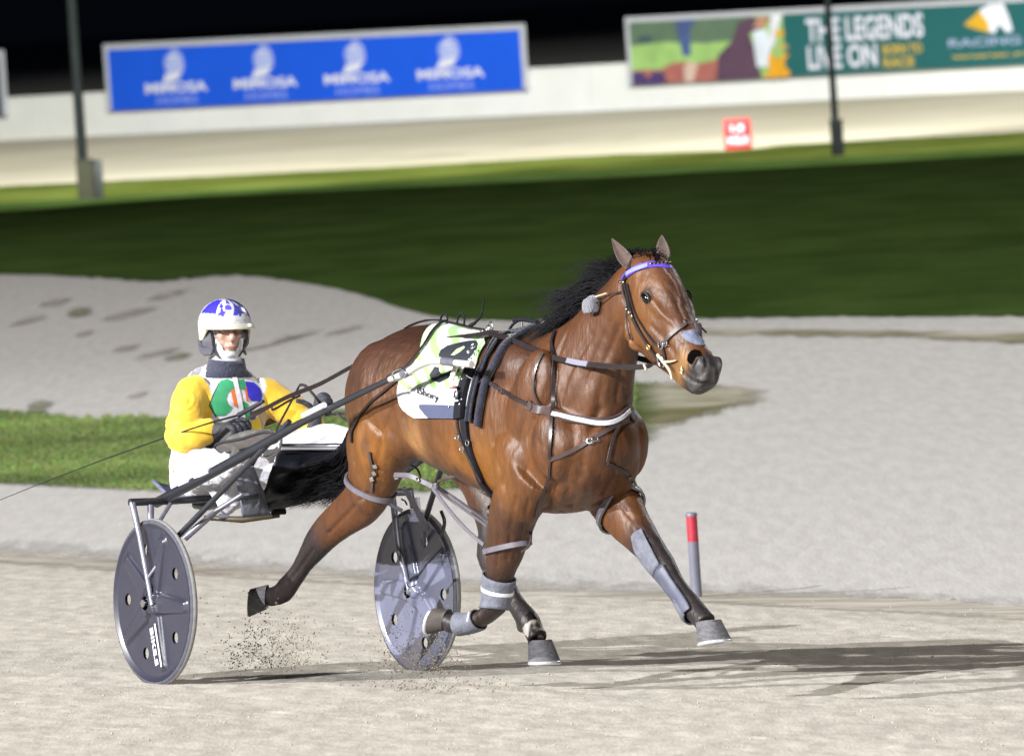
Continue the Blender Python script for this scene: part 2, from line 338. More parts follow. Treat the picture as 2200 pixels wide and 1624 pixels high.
# loose clods on the track surface
def icov(r, p, seed, sq=1.0):
    o = []
    for v in ((1, 0, 0), (-1, 0, 0), (0, 1, 0), (0, -1, 0), (0, 0, 1), (0, 0, -1)):
        o.append(p+Vector(v)*r*rng.uniform(0.6, 1.3)*(sq if v[2] else 1))
    return o
OCT = [(0, 2, 4), (2, 1, 4), (1, 3, 4), (3, 0, 4), (2, 0, 5), (1, 2, 5), (3, 1, 5), (0, 3, 5)]
def clods(n, pick, rmin, rmax, name, mt, label, kind='stuff'):
    vs = []; fs = []
    for k in range(n):
        p = pick()
        if p is None: continue
        r = rmin+(rmax-rmin)*rng.random()**3; i = len(vs); vs += icov(r, p, k); fs += [tuple(a+i for a in f) for f in OCT]
    return tag(mesh_obj(name, vs, fs, mt, smooth=False), kind=kind, label=label, cat='sand')
m_clod = mat('sand_clods', (0.36, 0.315, 0.265), 0.95, var=0.3, vscale=40)
def pk():
    x = rng.uniform(-100, 2300); y = 1290+330*rng.random()
    if noise.noise(Vector((x*0.006, y*0.03, 1))) < rng.uniform(-0.5, 0.6): return None
    return ground(x, y, 0.017)
clods(3800, pk, 0.0020, 0.0065, 'sand_clods', m_clod, 'loose crumbs of sand lying on the raked track')

# ------------------------------------------------------------------ text and flat shapes
def text_pts(body, bold=0.0):
    c = bpy.data.curves.new('t', 'FONT'); c.body = body; c.offset = bold; c.resolution_u = 3
    o = link(bpy.data.objects.new('t', c)); dg = bpy.context.evaluated_depsgraph_get(); me = bpy.data.meshes.new_from_object(o.evaluated_get(dg))
    v = getco(me)[:, :2]; f = [tuple(p.vertices) for p in me.polygons]; bpy.data.objects.remove(o)
    v = v-v.min(0); v = v/v.max(0); return v, f
def fit(uv, q):
    """q: bottom-left, bottom-right, top-right, top-left"""
    a, b, c, d = [Vector(x) for x in q]
    return [(a*(1-u)+b*u)*(1-v)+(d*(1-u)+c*u)*v for u, v in uv]
WB = [ground(x, y) for x, y in ((0, 303), (1100, 254), (2200, 194))]
wa, wb_ = WB[0], WB[2]; wdir = (wb_-wa); wdir.z = 0; wdir.normalize(); wn = Vector((wdir.y, -wdir.x, 0)).normalized()
if wn.y > 0: wn = -wn
wmid = (WB[0]+WB[2])/2
def wpt(px, py, off=0.0):
    d = ray(px, py); o = wmid+wn*off; return CAM+d*((o-CAM).dot(wn)/d.dot(wn))
# perimeter wall
m_wall = mat('white_wall', (0.66, 0.66, 0.63), 0.7, var=0.05, vscale=0.8)
wl = thing_w = wthing('perimeter_wall', 'long low white wall running behind the far straight, banners fixed to it', 'wall', wmid)
a = wpt(-700, 330); b_ = wpt(2900, 160); a.z = b_.z = ZF-0.05; u_ = (b_-a).normalized(); a -= u_*24; b_ += u_*24
htop = 1.20
md = MD(); 
for k in range(50):
    p = a.lerp(b_, k/50); q = a.lerp(b_, (k+1)/50); gap = wdir*0.012
    p = p+gap; q = q-gap
    vs = [p, q, q-wn*0.12, p-wn*0.12]; vs += [v+Z*htop for v in vs]; md.add(vs, [(0, 1, 5, 4), (1, 2, 6, 5), (2, 3, 7, 6), (3, 0, 4, 7), (4, 5, 6, 7), (3, 2, 1, 0)])
md.obj('wall_panel', m_wall, wl, smooth=False)
md = MD(); md.add([a+wn*0.02+Z*htop, b_+wn*0.02+Z*htop, b_-wn*0.14+Z*htop, a-wn*0.14+Z*htop]+[v+Z*(htop+0.05) for v in (a+wn*0.02, b_+wn*0.02, b_-wn*0.14, a-wn*0.14)], [(0, 1, 5, 4), (1, 2, 6, 5), (2, 3, 7, 6), (3, 0, 4, 7), (4, 5, 6, 7), (3, 2, 1, 0)])
md.obj('coping', m_wall, wl, smooth=False)
# banners
m_frame = mat('banner_frame', (0.42, 0.43, 0.46), 0.4, var=0.08)
m_white = mat('sign_white', (0.62, 0.63, 0.72), 0.5); m_dimw = mat('sign_pale', (0.30, 0.36, 0.68), 0.5)
def flat(name, uv, faces, quad, mt, parent): 
    return mesh_obj(name, fit(uv, quad), faces, mt, parent, smooth=False)
def banner(label, x0, x1, yt0, yt1, yb0, yb1, col, fr=11, bottom=False):
    """corner pixels of the outer frame"""
    o = wthing('advertising_banner', label, 'banner', wpt((x0+x1)/2, yb0, 0.1))
    BL, BR, TR, TL = wpt(x0[1] if 0 else x0, yb0, .1), wpt(x1, yb1, .1), wpt(x1, yt1, .1), wpt(x0, yt0, .1)
    # upright frame: verticals truly vertical
    BL.x, BL.y = (TL.x+BL.x)/2, (TL.y+BL.y)/2; TL.x, TL.y = BL.x, BL.y; BR.x, BR.y = (TR.x+BR.x)/2, (TR.y+BR.y)/2; TR.x, TR.y = BR.x, BR.y
    t = fr/18000*(BL-CAM).length; u = (BR-BL).normalized()
    md = MD()
    def bar(p, q, up, h):
        vs = [p, q, q+up*h, p+up*h]; vs = [v+wn*0.05 for v in vs]+[v-wn*0.02 for v in vs]; md.add(vs, [(0, 1, 2, 3), (7, 6, 5, 4), (0, 4, 5, 1), (1, 5, 6, 2), (2, 6, 7, 3), (3, 7, 4, 0)])
    bar(TL-Z*t, TR-Z*t, Z, t); bar(BL, BL+u*t, Z, (TL-BL).z-t-0.003); bar(BR-u*t, BR, Z, (TR-BR).z-t-0.003)
    md.obj('frame', m_frame, o, smooth=False)
    q = [BL+u*t, BR-u*t, TR-u*t-Z*t, TL+u*t-Z*t]
    mp = mat('banner_panel', col, 0.45, var=0.06, vscale=0.7)
    vs = [v+wn*0.03 for v in q]+[v-wn*0.01 for v in q]
    mesh_obj('panel', vs, [(0, 1, 2, 3), (7, 6, 5, 4), (0, 4, 5, 1), (1, 5, 6, 2), (2, 6, 7, 3), (3, 7, 4, 0)], mp, o, smooth=False)
    return o, [v+wn*0.036 for v in q]
def sub(q, u0, u1, v0, v1, off=0.0):
    r = fit([(u0, v0), (u1, v0), (u1, v1), (u0, v1)], q); return [p+wn*off for p in r]
ob, q = banner('bright blue banner with four repeated white logos on the far wall', 229, 1131, 96, 51, 240, 193, (0.006, 0.085, 0.62), fr=12)
for k in range(4):
    c = 0.165+k*0.222
    tv, tf = text_pts('MIMOSA', 0.035); flat('lettering', tv, tf, sub(q, c-0.075, c+0.082, 0.25, 0.42), m_white, ob)
    tv, tf = text_pts('HOMES', 0.0); flat('lettering', tv, tf, sub(q, c-0.047, c+0.055, 0.06, 0.19), m_dimw, ob)
    # oval leaf-like emblem over a white base
    P = [(0.50, 1.0), (0.75, 0.95), (0.95, 0.75), (1.0, 0.5), (0.92, 0.30), (0.15, 0.30), (0.05, 0.55), (0.1, 0.75), (0.3, 0.85)]
    md = []; 
    vv = fit(P, sub(q, c-0.026, c+0.028, 0.40, 0.97)); mesh_obj('emblem', vv, [tuple(range(len(vv)))], m_dimw, ob, smooth=False)
    for (a0, b0, a1, b1) in ((0.3, 0.45, 0.5, 0.52), (0.45, 0.62, 0.75, 0.70), (0.3, 0.72, 0.6, 0.80), (0.6, 0.45, 0.85, 0.52)):
        vv = fit([(a0, b0), (a1, b0+0.03), (a1-0.03, b1), (a0-0.05, b1-0.02)], sub(q, c-0.026, c+0.028, 0.40, 0.97, 0.004)); mesh_obj('emblem_line', vv, [(0, 1, 2, 3)], m_white, ob, smooth=False)
    vv = fit([(0.05, 0.02), (0.7, 0.1), (0.9, 0.32), (0.8, 0.36), (0.15, 0.28), (0.0, 0.1)], sub(q, c-0.028, c+0.026, 0.40, 0.97, 0.006)); mesh_obj('emblem_base', vv, [tuple(range(6))], m_white, ob, smooth=False)
# green banner with a photograph of horses
ob, q = banner('dark teal banner reading THE LEGENDS LIVE ON with a picture of brown horses', 1350, 2700, 38, -34, 184, 112, (0.012, 0.095, 0.098), fr=11)
def pic(name, P, col, lay): mesh_obj(name, fit(P, [v+wn*0.003*lay for v in q]), [tuple(reversed(range(len(P))))] if 0 else [tuple(range(len(P)))], mat('print', col, 0.5, var=0.15, vscale=2.0), ob, smooth=False)
pic('picture', [(0, 0), (0.262, 0), (0.262, 1), (0, 1)], (0.26, 0.42, 0.13), 1)
pic('picture_trees', [(0, 0.62), (0.06, 0.66), (0.13, 0.60), (0.2, 0.64), (0.215, 1), (0, 1)], (0.09, 0.14, 0.09), 2)
pic('picture_trees', [(0.01, 0.68), (0.035, 0.66), (0.04, 0.75), (0.02, 0.78)], (0.04, 0.07, 0.09), 3)
pic('picture_post', [(0.09, 0.42), (0.104, 0.42), (0.104, 0.8), (0.115, 1), (0.08, 1), (0.085, 0.7)], (0.05, 0.08, 0.20), 3)
pic('picture_horse', [(0, 0), (0.21, 0), (0.21, 0.55), (0.17, 0.45), (0.14, 0.32), (0.11, 0.28), (0.09, 0.33), (0.07, 0.32), (0.05, 0.22), (0.02, 0.24), (0, 0.22)], (0.32, 0.11, 0.09), 4)
pic('picture_horse', [(0.09, 0), (0.105, 0), (0.115, 0.28), (0.10, 0.33), (0.09, 0.25)], (0.50, 0.36, 0.30), 5)
pic('picture_horse', [(0.145, 0.0), (0.222, 0.0), (0.212, 0.5), (0.205, 0.72), (0.228, 0.8), (0.245, 0.95), (0.21, 0.97), (0.19, 0.93), (0.175, 0.62), (0.15, 0.4)], (0.085, 0.045, 0.075), 6)
pic('picture_horse', [(0, 0), (0.06, 0), (0.055, 0.18), (0.035, 0.2), (0.03, 0.08), (0.018, 0.2), (0, 0.2)], (0.06, 0.035, 0.12), 5)
pic('picture_face', [(0.212, 0.82), (0.232, 0.80), (0.240, 0.98), (0.225, 0.99)], (0.42, 0.22, 0.14), 7)
pic('picture_shirt', [(0.215, 0.18), (0.236, 0.18), (0.240, 0.55), (0.234, 0.78), (0.212, 0.76), (0.212, 0.5)], (0.55, 0.60, 0.66), 7)
pic('white_stroke', [(0.236, 0.45), (0.246, 0.5), (0.262, 1.0), (0.244, 1.0)], (0.62, 0.62, 0.68), 8)
pic('gold_shape', [(0.224, 0.0), (0.268, 0.0), (0.271, 0.08), (0.262, 0.16), (0.262, 0.28), (0.272, 0.36), (0.262, 0.36), (0.248, 0.28), (0.240, 0.42), (0.234, 0.3), (0.236, 0.12)], (0.62, 0.30, 0.015), 9)
pic('gold_dot', [(0.256+0.009*math.cos(k), 0.70+0.055*math.sin(k)) for k in np.linspace(0, 5.5, 8)], (0.62, 0.34, 0.02), 9)
pic('gold_dot', [(0.262+0.008*math.cos(k), 0.48+0.05*math.sin(k)) for k in np.linspace(0, 5.5, 8)], (0.40, 0.28, 0.08), 9)
for s_, a0, a1, b0, b1, bd, cc in (('THE LEGENDS', 0.300, 0.492, 0.52, 0.91, 0.03, (0.60, 0.60, 0.68)), ('LIVE ON', 0.300, 0.414, 0.09, 0.47, 0.03, (0.60, 0.60, 0.68)), ('BORN TO', 0.424, 0.488, 0.27, 0.43, 0.03, (0.50, 0.34, 0.05)), ('RACE', 0.424, 0.474, 0.06, 0.22, 0.03, (0.50, 0.34, 0.05)), ('RACING HERITAGE', 0.531, 0.80, 0.33, 0.46, 0.02, (0.30, 0.36, 0.52)), ('www.racing.org', 0.533, 0.80, 0.12, 0.21, 0.03, (0.48, 0.34, 0.06))):
    tv, tf = text_pts(s_, bd); mesh_obj('lettering', fit(tv, sub(q, a0, a1, b0, b1, 0.004)), tf, mat('sign_ink', cc, 0.5), ob, smooth=False)
pic('gold_emblem', [(0.557, 0.68), (0.575, 0.60), (0.60, 0.53), (0.606, 0.7), (0.585, 0.92), (0.575, 0.82)], (0.55, 0.32, 0.02), 2)
pic('white_horse_emblem', [(0.583, 0.9), (0.60, 0.98), (0.622, 0.99), (0.630, 0.75), (0.634, 0.55), (0.625, 0.52), (0.613, 0.66), (0.606, 0.52), (0.597, 0.55), (0.596, 0.7)], (0.66, 0.66, 0.74), 3)
ob, q = banner('edge of a banner with pale frame at the far left of the photo', -700, 12, 138, 108, 285, 250, (0.05, 0.055, 0.09), fr=12)
# light poles with their switch cabinets
m_pole = mat('painted_pole', (0.010, 0.013, 0.012), 0.8, spec=0.1, var=0.15); m_cab = mat('cabinet', (0.040, 0.040, 0.027), 0.9, spec=0.0, var=0.1); m_cabd = mat('cabinet_dark', (0.012, 0.016, 0.014), 0.6)
def lpole(label, px, py, wbox, hbox, rp):
    b = ground(px, py); k = (b-CAM).length/18000
    o = wthing('light_pole', label, 'light pole', b)
    md = MD(); md.tube([b-Z*0.1, b+Z*3.5, b+Z*15], [rp*1.15, rp, rp*0.85], 14); md.obj('pole', m_pole, o)
    md = MD(); md.box(b+Vector((wbox[0]*k, -0.16, hbox*k/2)), wbox[1]*k/2, 0.12, hbox*k/2); md.obj('cabinet', m_cab if wbox[1] > 30 else m_pole, o, bevel=0.01)
    md = MD(); md.box(b+Vector((wbox[0]*k, -0.16, hbox*k+0.015)), wbox[1]*k/2+0.02, 0.14, 0.012); md.obj('cabinet_lid', m_cabd, o, bevel=0.004)
    if wbox[1] > 30:
        md = MD(); md.box(b+Vector(((wbox[0]+wbox[1]/2+9)*k, -0.10, hbox*k/2)), 9*k, 0.10, hbox*k/2); md.obj('cabinet_shade_side', m_cabd, o, bevel=0.01)  # dark box stands for the cabinet's unlit right side
    md = MD(); md.box(b+Z*15+Vector((0, 0, 0.1)), 0.9, 0.06, 0.08)
    md.obj('crossarm', m_pole, o, bevel=0.01)
    for dx in (-0.6, 0, 0.6):
        md = MD(); md.box(b+Z*15+Vector((dx, -0.15, 0.38)), 0.2, 0.1, 0.18); md.obj('lamp_head', m_pole, o, bevel=0.02)
lpole('left dark light pole with a pale cabinet at its foot', 183, 430, (5, 36), 84, 0.085)
lpole('right thin dark light pole crossing the teal banner', 1799, 336, (1, 26), 76, 0.055)
# red distance sign
b = ground(1587, 324); k = (b-CAM).length/18000
o = wthing('distance_sign', 'small red and white sign standing on the far track', 'sign', b)
m_red = mat('sign_red', (0.42, 0.008, 0.006), 0.5)
md = MD(); md.box(b+Z*(36*k)+Vector((0, 0, 0)), 29*k, 0.02, 33*k); md.obj('board', m_red, o, bevel=0.004)
for s_, a0, a1, b0, b1 in (('1.8', -14, 14, 40, 56), ('MILE', -22, 22, 14, 30)):
    tv, tf = text_pts(s_, 0.05); qd = [b+Vector((x*k, -0.024, z*k)) for x, z in ((a0, b0), (a1, b0), (a1, b1), (a0, b1))]; mesh_obj('lettering', fit(tv, qd), tf, m_white, o, smooth=False)
for dx in (-18, 18):
    md = MD(); md.tube([b+Vector((dx*k, 0.03, -0.05)), b+Vector((dx*k, 0.03, 30*k))], 0.02, 8); md.obj('leg', m_white, o)
# track marker post
b = ground(1497, 1284)
o = wthing('marker_post', 'short grey marker post with a red top on the inner edge of the track', 'post', b)
m_pp = mat('grey_plastic', (0.13, 0.13, 0.17), 0.45, var=0.25, vscale=9, stretch=(1, 1, 0.4)); m_pr = mat('red_paint', (0.33, 0.018, 0.035), 0.45, var=0.2, vscale=14)
rp = 11.8/18000*(b-CAM).length
hh = 184/18000*(b-CAM).length
md = MD(); md.tube([b-Z*0.05, b+Z*(hh*0.66)], rp, 20); md.obj('shaft', m_pp, o)
md = MD(); md.tube([b+Z*(hh*0.66), b+Z*(hh*0.955), b+Z*(hh*0.956)], [rp*1.01, rp*1.01, rp*0.9], 20); md.obj('red_band', m_pr, o)
md = MD(); md.tube([b+Z*(hh*0.956), b+Z*(hh*0.985), b+Z*hh, b+Z*(hh+0.0001)], [rp*1.06, rp*1.06, rp*0.9, rp*0.2], 20); md.obj('cap', m_pp, o)
# ================================================================== HORSE
HB = (1.75, 0, 0)
horse = thing('horse', 'bay racehorse pacing at speed with black legs and blowing black mane', 'horse', HB)
hd = MD()
def V(f, l, u): return Vector((f, l, u))
# trunk: f, top, bottom, half width, height of the widest point
TR = [(.855, 1.27, 1.12, .05, 1.20), (.88, 1.34, 1.06, .13, 1.20), (.95, 1.425, 1.02, .20, 1.22), (1.05, 1.495, .99, .255, 1.24), (1.18, 1.528, .97, .275, 1.24), (1.34, 1.535, .95, .268, 1.22),
      (1.5, 1.515, .91, .262, 1.17), (1.68, 1.495, .87, .275, 1.13), (1.86, 1.485, .83, .275, 1.10), (2.04, 1.495, .79, .255, 1.08), (2.2, 1.49, .765, .238, 1.07), (2.36, 1.43, .765, .222, 1.06), (2.5, 1.35, .80, .205, 1.04), (2.62, 1.24, .86, .17, 1.04), (2.69, 1.15, .93, .11, 1.04), (2.72, 1.09, .99, .05, 1.04)]
n = 36; vs = []
TRc = [list(r) for r in cat([list(r) for r in TR], 4)]
for f, t, b, wd, zc in TRc:
    for k in range(n):
        a = 2*math.pi*k/n; x, y = math.cos(a), math.sin(a)
        yy = wd*math.copysign(abs(x)**0.92, x)
        pw = 0.95 if y > 0 else 0.92
        zz = zc+(t-zc)*abs(y)**pw if y > 0 else zc-(zc-b)*abs(y)**pw
        vs.append(V(f, yy, zz))
fs = [(i*n+k, i*n+(k+1) % n, (i+1)*n+(k+1) % n, (i+1)*n+k) for i in range(len(TRc)-1) for k in range(n)]
fs += [tuple(range(n-1, -1, -1)), tuple((len(TRc)-1)*n+k for k in range(n))]
hd.add(vs, fs)
def seclo(rows, nn=28, sub=4, e=0.95):
    """rows: (f,u top),(f,u bottom),half width, lateral centre"""
    C = cat([[a[0], a[1], b[0], b[1], wd, lc] for a, b, wd, lc in rows], sub); S_ = []
    for r in C:
        c = V((r[0]+r[2])/2, r[5], (r[1]+r[3])/2); B = V((r[0]-r[2])/2, 0, (r[1]-r[3])/2); S_.append((c, V(0, r[4], 0), B, e))
    hd.loft(S_, nn)
# neck
seclo([((2.02, 1.45), (2.52, .92), .20, 0), ((2.16, 1.495), (2.63, 1.02), .185, 0), ((2.30, 1.515), (2.72, 1.15), .155, 0), ((2.44, 1.56), (2.765, 1.28), .125, 0), ((2.58, 1.635), (2.82, 1.39), .102, 0), ((2.71, 1.705), (2.88, 1.47), .092, 0), ((2.81, 1.765), (2.96, 1.55), .088, 0), ((2.88, 1.80), (3.0, 1.62), .07, 0)])
# head
HD = [((2.865, 1.80), (2.90, 1.63), .060), ((2.94, 1.83), (2.93, 1.54), .084), ((3.03, 1.82), (2.955, 1.465), .095), ((3.125, 1.762), (2.98, 1.415), .100), ((3.19, 1.682), (3.02, 1.385), .096), ((3.245, 1.598), (3.08, 1.36), .084), ((3.30, 1.525), (3.14, 1.335), .068), ((3.355, 1.465), (3.20, 1.305), .062), ((3.41, 1.42), (3.25, 1.28), .064), ((3.440, 1.385), (3.295, 1.265), .060), ((3.458, 1.345), (3.33, 1.255), .054), ((3.452, 1.305), (3.352, 1.258), .038)]
seclo([(a, b, c, 0) for a, b, c in HD], 28, 4, 0.9)
for s in (-1, 1):
    hd.ell((3.00, s*.068, 1.525), (.085, .038, .10))                       # jaw muscle
    hd.limb([(V(3.10, s*.088, 1.665), .012, .016), (V(3.17, s*.083, 1.60), .013, .016), (V(3.24, s*.062, 1.54), .008, .011)], n=10)   # cheek ridge
    hd.ell((3.415, s*.043, 1.372), (.038, .018, .040))                     # nostril wing
    hd.ell((2.52, s*.165, 1.05), (.12, .085, .15))                         # point of shoulder
    hd.ell((2.56, s*.08, .98), (.13, .09, .14))                            # breast
    hd.ell((2.36, s*.175, 1.22), (.13, .075, .24), Matrix.Rotation(R(28), 3, 'Y'))     # shoulder blade
    hd.ell((2.24, s*.19, .98), (.14, .08, .15))                            # triceps
    hd.ell((1.12, s*.15, 1.22), (.24, .135, .25))                          # haunch
    hd.ell((2.16, s*.13, 1.33), (.20, .085, .13))
hd.ell((3.335, 0, 1.278), (.045, .040, .026))       # chin
# topline of the neck, withers
hd.limb([(V(2.0, 0, 1.455), .05, .04), (V(2.14, 0, 1.485), .035, .03), (V(2.30, 0, 1.50), .03, .03), (V(2.46, 0, 1.56), .028, .025), (V(2.62, 0, 1.65), .026, .025), (V(2.8, 0, 1.75), .026, .02)])
# ---- legs. points are joint centres: photo pixel + lateral distance from the spine
def J(px, py, l, ra, rb): return (Q(px, py, l=l), ra, rb)
# right fore: folded, cannon swung back
RFP = [J(1150, 1000, -.16, .10, .15), J(1112, 1075, -.155, .095, .128), J(1094, 1135, -.145, .084, .112), J(1083, 1185, -.14, .072, .094), J(1074, 1228, -.135, .058, .072), J(1068, 1268, -.135, .052, .064), J(1063, 1306, -.14, .046, .060)]
hd.limb(RFP)
RFC = [J(1066, 1298, -.14, .046, .056), J(1046, 1320, -.155, .038, .052), J(1022, 1334, -.175, .034, .046), J(1000, 1340, -.195, .034, .044), J(982, 1340, -.212, .040, .044), J(967, 1335, -.226, .036, .040), J(955, 1330, -.238, .037, .040)]
hd.limb(RFC, ref=(0, 0, 1))
# left fore: reaching forward
LFP = [J(1290, 1010, .13, .10, .15), J(1316, 1068, .14, .092, .128), J(1350, 1120, .145, .074, .100), J(1382, 1160, .145, .060, .076), J(1406, 1190, .145, .054, .064), J(1425, 1215, .145, .050, .058), J(1444, 1245, .145, .040, .048), J(1466, 1275, .145, .037, .045), J(1486, 1303, .145, .042, .050), J(1503, 1322, .145, .040, .044), J(1517, 1340, .145, .044, .048)]
hd.limb(LFP)
# right hind: pushed off, trailing behind
RHP = [J(835, 900, -.16, .12, .20), J(812, 965, -.165, .115, .185), J(800, 1025, -.165, .090, .150), J(778, 1075, -.16, .070, .112), J(736, 1112, -.155, .058, .088), J(700, 1145, -.155, .052, .078), J(676, 1174, -.155, .048, .066), J(655, 1206, -.155, .038, .050), J(636, 1236, -.155, .036, .046), J(616, 1262, -.155, .042, .052), J(600, 1277, -.155, .039, .046), J(578, 1282, -.155, .036, .040)]
hd.limb(RHP)
hd.ell(Q(880, 930, l=-.15), (.10, .10, .12))
# left hind: swung forward under the belly
LHP = [J(905, 850, .14, .12, .20), (V(1.22, .15, 1.06), .12, .18), (V(1.36, .15, .93), .095, .125), (V(1.45, .145, .80), .072, .098), (V(1.50, .14, .68), .058, .078), J(1054, 1195, .13, .052, .068), J(1070, 1232, .13, .046, .056), J(1094, 1272, .13, .039, .046), J(1116, 1308, .13, .038, .046), J(1136, 1335, .13, .046, .052), J(1147, 1356, .13, .040, .044), J(1157, 1374, .13, .044, .046)]
hd.limb(LHP)
hd.ell(Q(1036, 1192, l=.13), (.028, .024, .04))
# fetlock ergots and knee blocks
hd.ell(Q(1478, 1318, l=.145), (.025, .028, .03)); hd.ell(Q(1122, 1346, l=.13), (.025, .028, .028)); hd.ell(Q(966, 1346, l=-.235), (.03, .028, .028))
# muscle relief: (px, py, l, r(f,l,u), tilt deg)
hd.limb([(Q(890, 905, l=-.25), .02, .02), (Q(905, 940, l=-.235), .03, .04), (Q(930, 972, l=-.16), .04, .04)], n=12)      # stifle fold
HM = remesh(hd, 0.0085, 11, 0.55)
co = getco(HM); no = getno(HM)
def dent(c, r, depth, dirv=None):
    d = np.linalg.norm(co-np.array(c), axis=1)/r; k = np.exp(-(d**2)*1.6)*depth
    co[:] -= (no if dirv is None else np.array(dirv)[None, :])*k[:, None]
def line_dist(P):
    best = np.full(len(co), 9.0)
    for a, b in zip(P[:-1], P[1:]):
        a = np.array(a); b = np.array(b); ab = b-a; t = np.clip(((co-a)@ab)/(ab@ab), 0, 1); best = np.minimum(best, np.linalg.norm(co-(a+t[:, None]*ab), axis=1))
    return best
def groove(P, wd, depth):
    d = line_dist(P)/wd; co[:] -= no*(np.exp(-d**2*1.5)*depth)[:, None]
bvh0 = BVHTree.FromPolygons([tuple(v) for v in co], [tuple(p.vertices) for p in HM.polygons])
def hitT(px, py, bvh):
    h = bvh.ray_cast(CT, rayT(px, py)); return (h[0], h[1]) if h[0] else (None, None)
def hp(px, py, l=0):
    p, _ = hitT(px, py, bvh0); return p if p else Q(px, py, l=l)
MUS = [(1180, 870, -.235, (.05, .03, .17), 18), (1230, 830, -.17, (.045, .03, .17), 30), (1290, 820, -.10, (.035, .03, .19), 34), (1120, 960, -.25, (.07, .03, .12), -10), (1215, 960, -.21, (.05, .03, .13), 12), (1330, 940, .06, (.08, .05, .14), 0), (1262, 960, -.06, (.06, .05, .14), 0), (1085, 1120, -.215, (.035, .02, .11), -8), (1120, 1110, -.21, (.03, .02, .10), -6),
                         (800, 870, -.27, (.07, .025, .17), -16), (775, 960, -.235, (.045, .03, .14), -6), (835, 950, -.255, (.06, .025, .15), 6), (770, 1080, -.21, (.03, .02, .09), -40), (1370, 1140, .09, (.02, .02, .08), -35), (1345, 1060, .10, (.05, .03, .10), -20)]
def bulge(c, r, ti, amp):
    Mr = np.array(Matrix.Rotation(R(ti), 3, 'Y').inverted()); d = (co-np.array(c))@Mr.T/np.array([r[0], r[1]*4, r[2]]); k = np.exp(-(d**2).sum(1)*1.1)*amp
    co[:] += no*k[:, None]
for px, py, l, r, ti in MUS: bulge(hp(px, py, l), r, ti, 0.011)
for s in (-1, 1):
    nc = hp(1492, 772, -.05) if s < 0 else None
    if nc is None: nc = V(nr[0], -nr[1], nr[2])
    else: nr = nc
    nd = np.array([-.18, -s*.80, -.45]); d_ = np.linalg.norm((co-np.array(nc))/np.array([.021, .026, .028]), axis=1); NM = globals().setdefault('NM', {}); NM[s] = d_; co[:] += nd[None, :]*(np.exp(-d_**4)*.014)[:, None]
    co[:] += no*(np.exp(-((d_-1.45)/.35)**2)*.004)[:, None]
    dent(V(3.05, s*.09, 1.735), .026, .006)          # hollow above the eye
    dent(V(3.20, s*.07, 1.50), .035, .008); dent(V(3.09, s*.10, 1.54), .028, .004)
for P, wd, dp in [([(1342, 640), (1345, 700), (1362, 745), (1390, 768)], .018, .016), ([(1270, 720), (1230, 790), (1195, 880), (1170, 960)], .022, .007), ([(1330, 700), (1300, 780), (1285, 870), (1270, 930)], .018, .007), ([(1352, 720), (1335, 790), (1325, 860)], .014, .008),
                  ([(1150, 820), (1130, 900), (1095, 980), (1080, 1040)], .022, .007), ([(1290, 880), (1262, 940), (1245, 1020), (1225, 1090)], .025, .012), ([(1185, 985), (1190, 1040), (1170, 1095)], .02, .012), ([(1310, 960), (1318, 1010), (1300, 1060)], .02, .012),
                  ([(1110, 1070), (1098, 1130), (1090, 1200)], .012, .007), ([(1135, 1075), (1122, 1140), (1104, 1200)], .010, .006), ([(1068, 1090), (1070, 1150), (1068, 1215)], .010, .006), ([(1215, 720), (1195, 770), (1178, 830), (1165, 880)], .016, .007), ([(1310, 690), (1280, 760), (1262, 830), (1255, 880)], .012, .005), ([(1300, 720), (1330, 780), (1345, 850)], .016, .005), ([(1060, 950), (1075, 1010), (1085, 1050)], .02, .006), ([(1220, 990), (1222, 1050), (1205, 1100)], .014, .007), ([(1255, 1000), (1262, 1050), (1250, 1095)], .014, .007), ([(1150, 900), (1160, 960), (1170, 1010)], .018, .006), ([(820, 760), (800, 820), (790, 880)], .02, .005),
                  ([(790, 840), (765, 920), (760, 990)], .022, .010), ([(845, 880), (822, 950), (805, 1020)], .020, .008), ([(880, 840), (868, 900), (885, 950)], .022, .012), ([(790, 1060), (745, 1105), (705, 1145)], .011, .009), ([(672, 1180), (640, 1225), (618, 1250)], .008, .008),
                  ([(1440, 620), (1465, 670), (1478, 715)], .012, .004), ([(1400, 700), (1430, 735), (1450, 760)], .012, .006), ([(1400, 655), (1440, 700), (1465, 735)], .010, .004), ([(1464, 798), (1472, 808), (1486, 818), (1502, 824), (1520, 822)], .0075, .012), ([(1505, 755), (1515, 775), (1512, 800)], .010, .006), ([(1478, 800), (1492, 806), (1506, 808)], .008, .005),
                  ([(900, 900), (960, 960), (1020, 1010)], .03, .004), ([(1330, 1080), (1365, 1125), (1395, 1170)], .010, .008)]:
    groove([hp(a, b, -.1) for a, b in P], wd, dp)
# fine uneven relief under the skin
for i in range(len(co)):
    p = Vector(co[i]); k = noise.noise(p*9)*0.0030+noise.noise(p*22+Vector((5, 0, 0)))*0.0011-0.0026*max(0, .35-abs(noise.noise(Vector((p[0]*17+p[2]*5, p[1]*17, p[2]*4.5)))))*(1 if p[2] > .8 else .4)
    co[i] += no[i]*k
setco(HM, co); no = getno(HM)
